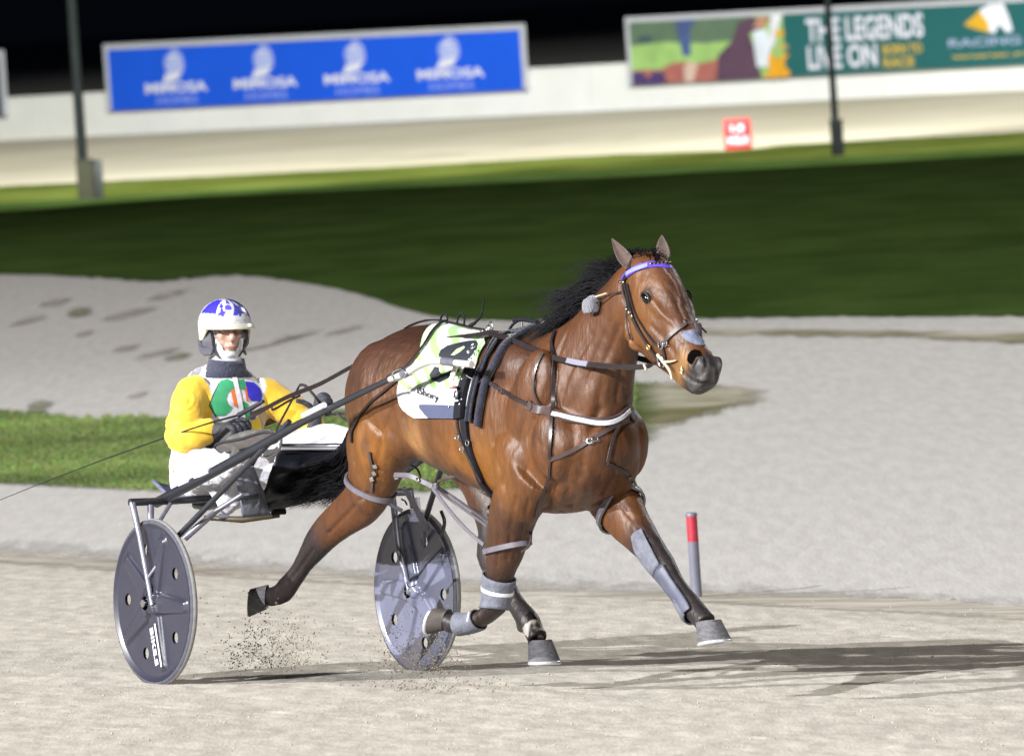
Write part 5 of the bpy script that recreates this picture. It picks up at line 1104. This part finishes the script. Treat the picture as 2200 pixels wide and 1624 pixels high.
# sand thrown up by the hooves and wheels
m_spray = mat('flying_sand', (.20, .17, .13), .95, var=.4, vscale=60)
def spray(lab, cx, cy, sx, sy, n, l, rmax=.006, shape=None):
    def pk2():
        for _ in range(20):
            x = rng.gauss(cx, sx); y = cy+abs(rng.gauss(0, sy))*(-1)+rng.uniform(-8, 8)
            if shape and not shape(x, y): continue
            if noise.noise(Vector((x*.05, y*.06, cx))) < rng.uniform(-.6, .5): continue
            return toW(Q(x, y, l=l+rng.gauss(0, .10)))
        return None
    o = clods(n, pk2, .0012, rmax, 'kicked_up_sand', m_spray, lab); return o
spray('dark grains of sand flung up behind the trailing hind hoof', 585, 1435, 58, 62, 2300, -.2, .0048)
spray('grains of sand flying low beside the far wheel', 893, 1450, 46, 55, 2200, .42, .0048)
spray('low scatter of sand just above the track under the horse', 930, 1482, 80, 12, 500, -.2, .006)
# ================================================================== DRIVER
DB = (-.62, 0, .80)
drv = thing('person', 'person in yellow and white silks and a blue and white helmet driving the cart', 'driver', DB)
m_skin = mat('skin', (.50, .30, .24), .5, var=.08, vscale=30, vcol=False); m_white_cloth = mat('white_trousers', (.54, .54, .59), .8, var=.08, vscale=8, bump=.8, bscale=12, bdist=.05, sheen=.2)
m_glove = mat('dark_glove', (.030, .030, .042), .7, var=.25, vscale=50, bump=.5, bscale=70); m_boot = mat('driver_boot', (.085, .08, .075), .75, var=.4, vscale=18, bump=.3); m_sole = mat('boot_sole', (.13, .115, .11), .9, var=.35, vscale=22); m_solee = mat('sole_edge', (.015, .015, .018), .7)
# joints
SHL = {-1: Q(414, 846, l=-.185), 1: Q(576, 850, l=.185)}; ELB = {-1: Q(398, 938, l=-.30), 1: Q(652, 908, l=.335)}; WRI = {-1: Q(466, 918, l=-.17), 1: Q(676, 912, l=.285)}
NK = Q(487, 785, l=0); PEL = Q(450, 1030, l=0); CH = Q(485, 860, l=0)
HIP = {-1: Q(425, 1020, l=-.10), 1: Q(500, 1012, l=.10)}; KNE = {-1: Q(436, 1004, l=-.30), 1: Q(705, 950, l=.31)}; ANK = {-1: Q(520, 968, l=-.40), 1: Q(860, 960, l=.40)}
HC = Q(484, 706, l=-.005)       # centre of the head at eye height
hr_ = R(-13); HF = V(math.cos(hr_), math.sin(hr_), -.06).normalized(); HL = V(-math.sin(hr_), math.cos(hr_), 0.0); HL = (HL-HF*HL.dot(HF)).normalized(); HU = HF.cross(HL)
HMt = Matrix((HF, HL, HU)).transposed()
def hp3(x, y, z): return HC+HMt @ Vector((x, y, z))       # x to the face, y to the wearer's left, z up
# body: one continuous surface
bd = MD()
bd.ell(hp3(-.01, 0, .02), (.092, .072, .105), HMt); bd.ell(hp3(.025, 0, -.045), (.062, .056, .072), HMt)
bd.ell(hp3(.058, 0, -.098), (.026, .026, .020), HMt); bd.limb([(hp3(.088, 0, .010), .010, .010), (hp3(.100, 0, -.015), .012, .011), (hp3(.110, 0, -.034), .015, .012), (hp3(.094, 0, -.044), .014, .010)], ref=HL, n=12)
bd.ell(hp3(.088, 0, -.070), (.012, .024, .007), HMt); bd.ell(hp3(.084, 0, -.080), (.012, .020, .007), HMt)
for s in (-1, 1):
    bd.ell(hp3(.062, s*.036, -.025), (.024, .020, .022), HMt); bd.ell(hp3(.076, s*.030, .020), (.014, .026, .008), HMt); bd.ell(hp3(-.01, s*.075, -.005), (.018, .010, .030), HMt)
    bd.limb([(SHL[s], .042, .042), ((SHL[s]+ELB[s])/2, .045, .043), (ELB[s], .038, .038), ((ELB[s]+WRI[s])/2, .036, .034), (WRI[s], .026, .028)])
    bd.limb([(HIP[s], .085, .09), ((HIP[s]+KNE[s])/2, .065, .068), (KNE[s], .045, .046), ((KNE[s]+ANK[s])/2, .036, .036), (ANK[s], .026, .026)])
    bd.ell(ANK[s]+V(-.02, 0, 0), (.02, .02, .02))
bd.limb([(hp3(-.01, 0, -.05), .055, .058), (NK, .055, .056), (CH+V(-.02, 0, .07), .11, .07), (CH, .165, .105), ((CH+PEL)/2+V(-.02, 0, 0), .145, .10), (PEL, .165, .115), (PEL+V(.0, 0, -.05), .13, .10)], e=.9)
BMh = remesh(bd, .0065, 5, .5); c2 = getco(BMh); n2 = getno(BMh)
for s in (-1, 1):
    e_ = np.array(hp3(.084, s*.030, 0)); k = np.exp(-(np.linalg.norm((c2-e_), axis=1)/.017)**2)*.010; c2 -= n2*k[:, None]
    e_ = np.array(hp3(.100, s*.010, -.049)); k = np.exp(-(np.linalg.norm((c2-e_), axis=1)/.005)**2)*.004; c2 -= n2*k[:, None]
setco(BMh, c2)
pb = finish('body', BMh, m_skin, drv)
for s in (-1, 1):
    md = MD(); md.ell(hp3(.072, s*.030, .0), (.0125, .0125, .0125), None, 10); md.obj('eyeball', mat('eyeball', (.45, .42, .40), .1), drv); md = MD(); md.ell(hp3(.0815, s*.030-.001, .0), (.0045, .0055, .0055), HMt, 8); md.obj('iris', mat('iris', (.03, .02, .015), .1), drv)
    md = MD(); md.tube([hp3(.086, s*(.015+.03*t), .013+.004*math.sin(t*3)) for t in np.linspace(0, 1, 6)], .0028, 6); md.obj('eyebrow', mat('eyebrow', (.05, .03, .02), .8), drv)
md = MD(); md.tube([hp3(.094-.010*abs(t)**2, t*.024, -.0745) for t in np.linspace(-1, 1, 7)], [.002, .004, .0048, .004, .0048, .004, .002], 8); md.obj('lips', mat('lips', (.36, .13, .11), .45), drv)
# jacket (silks): remeshed shell, colours by panel, lower sides shaded in
jk = MD()
for s in (-1, 1):
    S0, E0, W0 = SHL[s], ELB[s], WRI[s]; out = V(0, s*.02, 0)
    jk.limb([(S0+V(0, -s*.06, .03), .055, .065), (S0+out*.2, .074, .076), (S0.lerp(E0, .5)+out*.6, .076, .077), (E0+out*.4+V(-.01, 0, -.005), .074, .073), (E0.lerp(W0, .5)+V(0, 0, -.004), .062, .061), (E0.lerp(W0, .85), .052, .052), (E0.lerp(W0, .95), .042, .042)], n=24)
    jk.ell(S0+V(.0, s*.0, -.02), (.078, .060, .078))
jk.limb([(NK+V(-.005, 0, -.010), .075, .078), (NK+V(-.01, 0, -.050), .125, .095), (NK+V(-.015, 0, -.085), .165, .11), (CH+V(-.015, 0, .05), .190, .125), (CH+V(0, 0, -.02), .200, .138), ((CH+PEL)/2+V(.0, 0, .02), .190, .135), (PEL+V(.0, 0, .05), .185, .130), (PEL+V(0, 0, .02), .16, .11)], e=.88, n=32)
JM = remesh(jk, .008, 5, .5); c3 = getco(JM); n3 = getno(JM)
f3, l3, u3 = c3[:, 0], c3[:, 1], c3[:, 2]
for i in range(len(c3)):   # folds, strongest on the sleeves
    p = Vector(c3[i]); al = abs(p[1]); k = 1.0 if al > .2 else .55; ds = min((p-SHL[-1]).length, (p-SHL[1]).length); fd = max(0, min(1, (ds-.07)/.08))
    c3[i] += n3[i]*k*(.010*noise.noise(Vector((p[0]*9, p[1]*9, p[2]*20)))+.008*math.sin((p[2]*1.0+abs(p[1])*.8+.3*noise.noise(p*6))*95)*fd*max(0, noise.noise(p*5+Vector((3, 1, 2)))+.15))
setco(JM, c3)
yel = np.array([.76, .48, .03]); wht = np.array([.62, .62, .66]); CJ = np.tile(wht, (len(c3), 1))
def armd(s):
    best = np.full(len(c3), 9.0)
    for a, b in ((SHL[s], ELB[s]), (ELB[s], WRI[s])):
        a, b = np.array(a), np.array(b); ab = b-a; t = np.clip(((c3-a)@ab)/(ab@ab), 0, 1); best = np.minimum(best, np.linalg.norm(c3-(a+t[:, None]*ab), axis=1))
    return best
for s in (-1, 1):
    ms = (armd(s) < .118) & (s*l3 > .135+.10*np.clip((u3-(SHL[s][2]+.02))*3, -.05, .6)); CJ[ms] = yel
CJ[(u3 < PEL[2]+.10) & (f3 > PEL[0]) & (np.abs(l3) > .11) & (CJ[:, 2] > .3)] = [.40, .34, .26]  # beige shading put into the jacket colour low at the sides
m_silk = mat('racing_silks', rough=.62, vcol=True, sheen=.25, bump=.35, bscale=22, bdist=.015, var=.05, vscale=20)
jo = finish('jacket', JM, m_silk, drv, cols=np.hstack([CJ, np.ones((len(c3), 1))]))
jb = BVHTree.FromPolygons([tuple(v.co+Vector(DB)) for v in JM.vertices], [tuple(p.vertices) for p in JM.polygons])
# coloured figures on the chest
Gp = [(475, 818), (488, 815), (503, 822), (506, 834), (497, 838), (489, 846), (486, 858), (490, 868), (498, 874), (494, 884), (483, 892), (466, 893), (458, 884), (451, 871), (460, 848), (468, 830)]
decal('chest_patch', [[(453, 868), (462, 846), (471, 822), (475, 816), (470, 822), (456, 850), (449, 871), (456, 884), (464, 896), (466, 893)]], mat('navy_outline', (.03, .03, .07), .6), jo, jb, .002)
decal('chest_patch', [Gp], mat('green_print', (.035, .30, .13), .6), jo, jb, .003)
decal('chest_patch', [[(495, 838), (504, 836), (511, 858), (512, 872), (503, 873)]], mat('orange_print', (.68, .17, .035), .6), jo, jb, .004)
decal('chest_patch', [[(511, 818), (523, 815), (528, 830), (522, 838), (515, 836)]], mat('green_print_b', (.035, .30, .13), .6), jo, jb, .003)
decal('chest_patch', [[(527, 820), (545, 822), (558, 835), (563, 850), (560, 862), (540, 862), (532, 850)]], mat('blue_print', (.035, .03, .52), .6), jo, jb, .003)
decal('chest_patch', [[(525, 832), (529, 832), (534, 862), (529, 862)]], mat('orange_print_b', (.6, .12, .05), .6), jo, jb, .004)
decal('chest_patch', [[(519, 862), (530, 865), (536, 880), (536, 900), (524, 904), (518, 892), (516, 878)]], mat('green_print_c', (.035, .30, .13), .6), jo, jb, .003)
decal('chest_patch', [[(536, 880), (548, 888), (548, 900), (538, 902)]], mat('blue_print_b', (.03, .03, .35), .6), jo, jb, .004)
decal('chest_patch', [[(538, 904), (552, 894), (559, 908), (563, 930), (556, 934), (542, 924)]], mat('gold_print', (.55, .40, .01), .6), jo, jb, .003)
decal('chest_patch', [[(552, 885), (565, 878), (582, 900), (590, 912), (580, 925), (566, 930), (560, 905)]], mat('tan_print', (.36, .28, .18), .7), jo, jb, .003)
decal('zip_flap', [[(498, 812), (508, 812), (522, 880), (534, 934), (524, 938), (512, 880)]], mat('zip_flap', (.66, .66, .70), .6), jo, jb, .007)
# collar, balaclava
def ring_shell(name, rows, mt, e=.95, n=28, th=.004):
    md = MD(); md.loft(rows, n, closed=False); o = mesh_obj(name, md.v, md.f, mt, drv); a = o.modifiers.new('t', 'SOLIDIFY'); a.thickness = th; return o
ring_shell('collar', [(NK+V(-.012, 0, -.050), V(.105, 0, 0), V(0, .125, 0), .95), (NK+V(-.008, 0, -.02), V(.088, 0, 0), V(0, .092, 0), 1), (NK+V(.0, 0, .012), V(.080, 0, -.01), V(0, .082, 0), 1), (NK+V(.002, 0, .030), V(.078, 0, -.01), V(0, .078, 0), 1), (NK+V(.002, 0, .022), V(.066, 0, -.01), V(0, .066, 0), 1)], mat('navy_collar', (.022, .025, .050), .85, var=.2, vscale=60, bump=.5, bscale=60, sheen=.3))
m_bala = mat('white_balaclava', (.62, .62, .66), .75, var=.05, vscale=40, bump=.3, bscale=40, sheen=.3)
bl = MD(); bl.ell(hp3(.020, 0, -.062), (.070, .064, .066), HMt); bl.ell(hp3(-.012, 0, .0), (.082, .079, .095), HMt); bl.limb([(hp3(-.005, 0, -.06), .066, .070), (NK+V(.0, 0, -.01), .066, .070)]); bl.ell(hp3(.058, 0, -.106), (.030, .034, .020), HMt)
BM2 = remesh(bl, .006, 4, .5); bm = bmesh.new(); bm.from_mesh(BM2); inv = HMt.transposed()
kill = []
for v in bm.verts:
    q_ = inv @ (v.co-HC); w_ = .052 if q_.z > -.035 else .052-.5*abs(q_.z+.035)
    if q_.x > .03 and abs(q_.y) < w_*1.05 and -.092 < q_.z < .06: kill.append(v)
bmesh.ops.delete(bm, geom=kill, context='VERTS'); bm.to_mesh(BM2); bm.free(); bo = finish('balaclava', BM2, m_bala, drv); sd_ = bo.modifiers.new('t', 'SOLIDIFY'); sd_.thickness = .003
# helmet
def hel_pt(th_, ph, r=1.0):     # th 0 = front, ph elevation from rim
    a = math.cos(ph); return hp3(-.012+.128*a*math.cos(th_)*r, .116*a*math.sin(th_)*r, .018+.112*math.sin(ph)*r)
vs = []; nn_ = 72; nph = 26; cols = []
for j in range(nph+1):
    for i in range(nn_):
        th_ = 2*math.pi*i/nn_-math.pi; drop = -.10-.42*sst(.9, 1.5, abs(th_))*1.0-.25*sst(2.0, 2.8, abs(th_)); drop = drop if abs(th_) > .9 else -.02-.08*sst(.0, .9, abs(th_))
        ph = drop+(math.pi/2-drop)*j/nph; p = hel_pt(th_, ph)
        if ph < 0: p = hp3(-.012+.128*math.cos(th_)*(1+.10*ph), .116*math.sin(th_)*(1+.10*ph), .018+.130*ph)
        vs.append(p)
fs = [(j*nn_+i, j*nn_+(i+1) % nn_, (j+1)*nn_+(i+1) % nn_, (j+1)*nn_+i) for j in range(nph) for i in range(nn_)]+[tuple(nph*nn_+i for i in range(nn_))]
hm_ = bpy.data.meshes.new('helmet_shell'); hm_.from_pydata([tuple(v) for v in vs], [], fs); hm_.update(); bm = bmesh.new(); bm.from_mesh(hm_); bmesh.ops.subdivide_edges(bm, edges=bm.edges, cuts=1, use_grid_fill=True); bm.to_mesh(hm_); bm.free()
for v in hm_.vertices:
    q_ = inv @ (v.co-HC); x, y, z = q_; th_ = math.atan2(y, x); w_ = (.60, .60, .64)
    n1 = noise.noise(Vector((th_*3.1+1.7, z*26, 3.0)))
    if z > .070 and z < .126 and -1.75 < th_ < -.72: w_ = (.045, .035, .62)
    if z > .055+.010*math.sin(th_*9) and -.62 < th_ < 1.5 and n1 > .02: w_ = (.07, .06, .50)
    if z > .06 and .35 < th_ < 2.2 and n1 > -.25: w_ = (.06, .07, .30)
    if (th_+.12)**2/.09+(z-.095)**2/.0003 < 1: w_ = (.55, .55, .60) if (th_+.12)**2/.04+(z-.097)**2/.00012 > 1 else (.10, .08, .55)
    if .028 < z < .031 or .040 < z < .0425: w_ = (.33, .33, .50)
    if z < .012 and abs(th_) < 1.9: w_ = (.64, .62, .40)
    if abs(th_) > 1.9 and n1 > .1 and z > .03: w_ = (.06, .06, .45)
    cols.append((*w_, 1))
ho = finish('helmet', hm_, mat('helmet_paint', rough=.25, vcol=True, coat=.6), drv, cols=cols); sd_ = ho.modifiers.new('t', 'SOLIDIFY'); sd_.thickness = .012; sd_.offset = -1
# peak, ear guards, straps, clear visor
md = MD(); vs = []
for j in range(6):
    for i in range(21):
        th_ = -1.15+2.3*i/20; k = j/5; r = 1+.20*k*math.cos(th_*.9)**.8 if abs(th_) < 1.7 else 1; vs.append(hp3(-.012+.128*r*math.cos(th_), .116*(1+.10*k)*math.sin(th_), .020-.012*k-.010*k*k+.006*math.cos(th_)))
pk_o = mesh_obj('helmet_peak', vs, [(j*21+i, j*21+i+1, (j+1)*21+i+1, (j+1)*21+i) for j in range(5) for i in range(20)], mat('peak_white', (.60, .58, .48), .35, coat=.4), ho); sd_ = pk_o.modifiers.new('t', 'SOLIDIFY'); sd_.thickness = .006
m_guard = mat('ear_guard', (.065, .065, .085), .65, var=.2, vscale=40)
for s in (-1, 1):
    C_ = hp3(-.008, s*.100, -.052); md = MD(); outer = [(.045, .055), (.060, .02), (.068, -.02), (.052, -.056), (-.005, -.062), (-.046, -.048), (-.052, .0), (-.050, .055)]; innr = [(-.002+.013*math.cos(a)-.004*math.sin(a), .005+.026*math.sin(a)) for a in np.linspace(0, 2*math.pi, 14, endpoint=False)]
    O2 = cat([list(p) for p in outer+[outer[0]]], 4)[:-1]; tri = tessellate_polygon([[Vector((a, b, 0)) for a, b in O2], [Vector((a, b, 0)) for a, b in innr]]); ps = [tuple(p) for p in O2]+innr
    vs = [C_+HMt @ Vector((a, s*(.004-.9*max(0, a-.01)**1.2-.12*abs(b)), b)) for a, b in ps]; go = mesh_obj('ear_guard', vs, [tuple(t) for t in tri], m_guard, ho, smooth=False); sd_ = go.modifiers.new('t', 'SOLIDIFY'); sd_.thickness = .008; sd_.offset = 0
    md = MD(); P = [hp3(.045, s*.080, -.06), hp3(.050, s*.060, -.100), hp3(.055, s*.030, -.132), hp3(.058, 0, -.138)]; C4 = [Vector(c) for c in cat([list(p) for p in P], 6)]; ribbon(md, C4, [(c-hp3(0, 0, -.06)).normalized() for c in C4], .012, .003); md.obj('chin_strap', m_guard, ho)
    md = MD(); md.tube([hp3(.095, s*.070, .012), hp3(.075, s*.078, -.04), hp3(.045, s*.070, -.095)], .0028, 8, sub=4); md.obj('visor_edge', mat('visor_edge', (.02, .02, .025), .3), ho)
vs = []
for j in range(8):
    for i in range(21):
        th_ = -.82+1.64*i/20; k = j/7; vs.append(hp3(.010+.112*math.cos(th_*(1-.25*k))-.018*k, .105*math.sin(th_)*(1-.30*k), .020-.105*k))
vz = mesh_obj('visor', vs, [(j*21+i, j*21+i+1, (j+1)*21+i+1, (j+1)*21+i) for j in range(7) for i in range(20)], None, ho)
vm = bpy.data.materials.new('clear_visor'); vm.use_nodes = True; nt = vm.node_tree; b_ = nt.nodes['Principled BSDF']; b_.inputs['Base Color'].default_value = (.25, .2, .15, 1); b_.inputs['Roughness'].default_value = .05; b_.inputs['Alpha'].default_value = .10; vz.data.materials.append(vm)
# gloves: palm, four curled fingers and a thumb, one surface each
def glove(W, fwd_, up_, s, curl=1.0, thumb_up=False):
    """W wrist; fwd_ towards the knuckles; up_ back of the hand"""
    fw = fwd_.normalized(); up_ = (up_-fw*up_.dot(fw)).normalized(); sd = fw.cross(up_); g_ = MD()
    P = lambda a, b, c: W+(fw*a+sd*b+up_*c)*1.18
    g_.limb([(P(-.105, 0, -.01), .052, .052), (P(-.065, 0, 0), .048, .048), (P(-.03, 0, 0), .040, .038), (P(.0, 0, 0), .032, .028), (P(.04, 0, .002), .044, .022), (P(.085, 0, .004), .046, .020)], ref=sd, n=18)
    for k, (b, ln) in enumerate(((-.033, .92), (-.011, 1.0), (.011, .96), (.032, .80))):
        k1, k2, k3 = .042*ln, .030*ln, .023*ln; a1 = -.55*curl-.1*k; p0 = P(.078, b, .006); d1 = fw*math.cos(a1)+up_*math.sin(a1); p1 = p0+d1*k1; a2 = a1-1.25*curl; d2 = fw*math.cos(a2)+up_*math.sin(a2); p2 = p1+d2*k2; a3 = a2-1.0*curl; d3 = fw*math.cos(a3)+up_*math.sin(a3); p3 = p2+d3*k3
        g_.limb([(p0, .0150, .0150), (p1, .0138, .0138), (p2, .0125, .0125), (p3, .0112, .0112)], ref=sd, n=12, sub=3)
    tb0 = P(.018, -.032*1, .0); 
    if thumb_up: g_.limb([(tb0, .014, .014), (P(.040, -.050, .018), .013, .013), (P(.052, -.058, .050), .0115, .0115), (P(.055, -.060, .075), .010, .010)], ref=fw, n=12)
    else: g_.limb([(tb0, .015, .015), (P(.045, -.052, -.008), .013, .013), (P(.075, -.048, -.026), .012, .012), (P(.095, -.030, -.034), .010, .010)], ref=up_, n=12)
    G = remesh(g_, .0042, 2, .5); return finish('glove', G, m_glove, drv)
glove(Q(478, 922, l=-.175), Q(516, 896, l=-.14)-Q(474, 916, l=-.165)+V(.03, 0, .0), V(-.3, -.35, .9), -1)
glove(Q(677, 910, l=.285), V(.35, -.05, .55), V(-.3, -.9, .1), 1, 1.0, True)
# trousers, thick over seat and thighs
tr = MD()
tr.limb([(PEL+V(.0, 0, .09), .165, .115), (PEL+V(0, 0, .03), .185, .135), (PEL+V(.0, 0, -.04), .18, .13), (PEL+V(0, 0, -.075), .13, .10)], n=28)
for s in (-1, 1):
    tr.limb([(HIP[s]+V(0, 0, 0), .105, .11), (HIP[s].lerp(KNE[s], .5)+V(0, 0, -.01), .098, .105), (KNE[s]+V(0, 0, -.005), .082, .085), (KNE[s].lerp(ANK[s], .45)+V(0, 0, -.03), .075, .080), (KNE[s].lerp(ANK[s], .88), .058, .062)], n=24)
tr.limb([(Q(455, 1000, l=-.24), .07, .09), (Q(478, 1040, l=-.22), .06, .085), (Q(492, 1075, l=-.20), .05, .07), (Q(505, 1095, l=-.18), .045, .055)], n=20)
TM = remesh(tr, .008, 5, .5); c4 = getco(TM); n4 = getno(TM)
for i in range(len(c4)):
    p = Vector(c4[i]); c4[i] += n4[i]*(.008*noise.noise(Vector((p[0]*14, p[1]*12, p[2]*10)))+.004*noise.noise(p*30))
setco(TM, c4); finish('trousers', TM, m_white_cloth, drv)
# boots, soles towards the camera
for s in (-1, 1):
    A0 = ANK[s]; sc_ = Q(508, 957, l=-.42) if s < 0 else mir([Q(508, 957, l=-.42)])[0]
    if s < 0:
        ctr = Q(528, 952, l=-.43); lng = (Q(588, 938, l=-.40)-Q(462, 966, l=-.46)); L2 = lng.length/2; lng = lng.normalized(); nrm = V(.62, -.42, -.42); nrm = (nrm-lng*nrm.dot(lng)).normalized(); wd = nrm.cross(lng)
    else:
        a_, b_c = Vector((ctr[0], -ctr[1], ctr[2])), 0; ctr = a_; lng = V(lng[0], -lng[1], lng[2]); nrm = V(nrm[0], -nrm[1], nrm[2]); wd = nrm.cross(lng)
    md = MD(); prof = [(-1, .28), (-.92, .62), (-.7, .80), (-.35, .74), (0, .70), (.35, .86), (.7, .95), (.9, .78), (1.0, .35)]
    for off, k_, nm, mt_ in ((0, 1, 'boot_sole', m_sole),):
        pr = cat([list(p) for p in prof], 4); ring = [(a, b) for a, b in pr]+[(a, -b) for a, b in reversed(pr)]; hw = .033
        top = [ctr+lng*(a*L2)+wd*(b*hw) for a, b in ring]; md.add(top+[p-nrm*.016 for p in top], [tuple(range(len(top))), tuple(reversed(range(len(top), 2*len(top))))]+[(i, (i+1) % len(top), len(top)+(i+1) % len(top), len(top)+i) for i in range(len(top))])
        so = md.obj('boot_sole', mt_, drv, smooth=False)
    md = MD(); md.tube([ctr+lng*(a*L2*1.01)+wd*(b*hw*1.06)-nrm*.004 for a, b in ring], .0065, 8, closed=True); md.obj('sole_rim', m_solee, so)
    md = MD(); md.limb([(ctr-lng*L2*.72-nrm*.03, .024, .026), (ctr-lng*L2*.2-nrm*.042, .028, .030), (ctr+lng*L2*.3-nrm*.033, .028, .024), (ctr+lng*L2*.8-nrm*.024, .024, .018)], ref=wd, n=18); md.limb([(ctr-lng*L2*.45-nrm*.035, .032, .034), (A0.lerp(KNE[s], .05), .038, .038), (A0.lerp(KNE[s], .3), .042, .042)], n=18)
    BT = remesh(md, .007, 3, .5); finish('boot', BT, m_boot, drv)
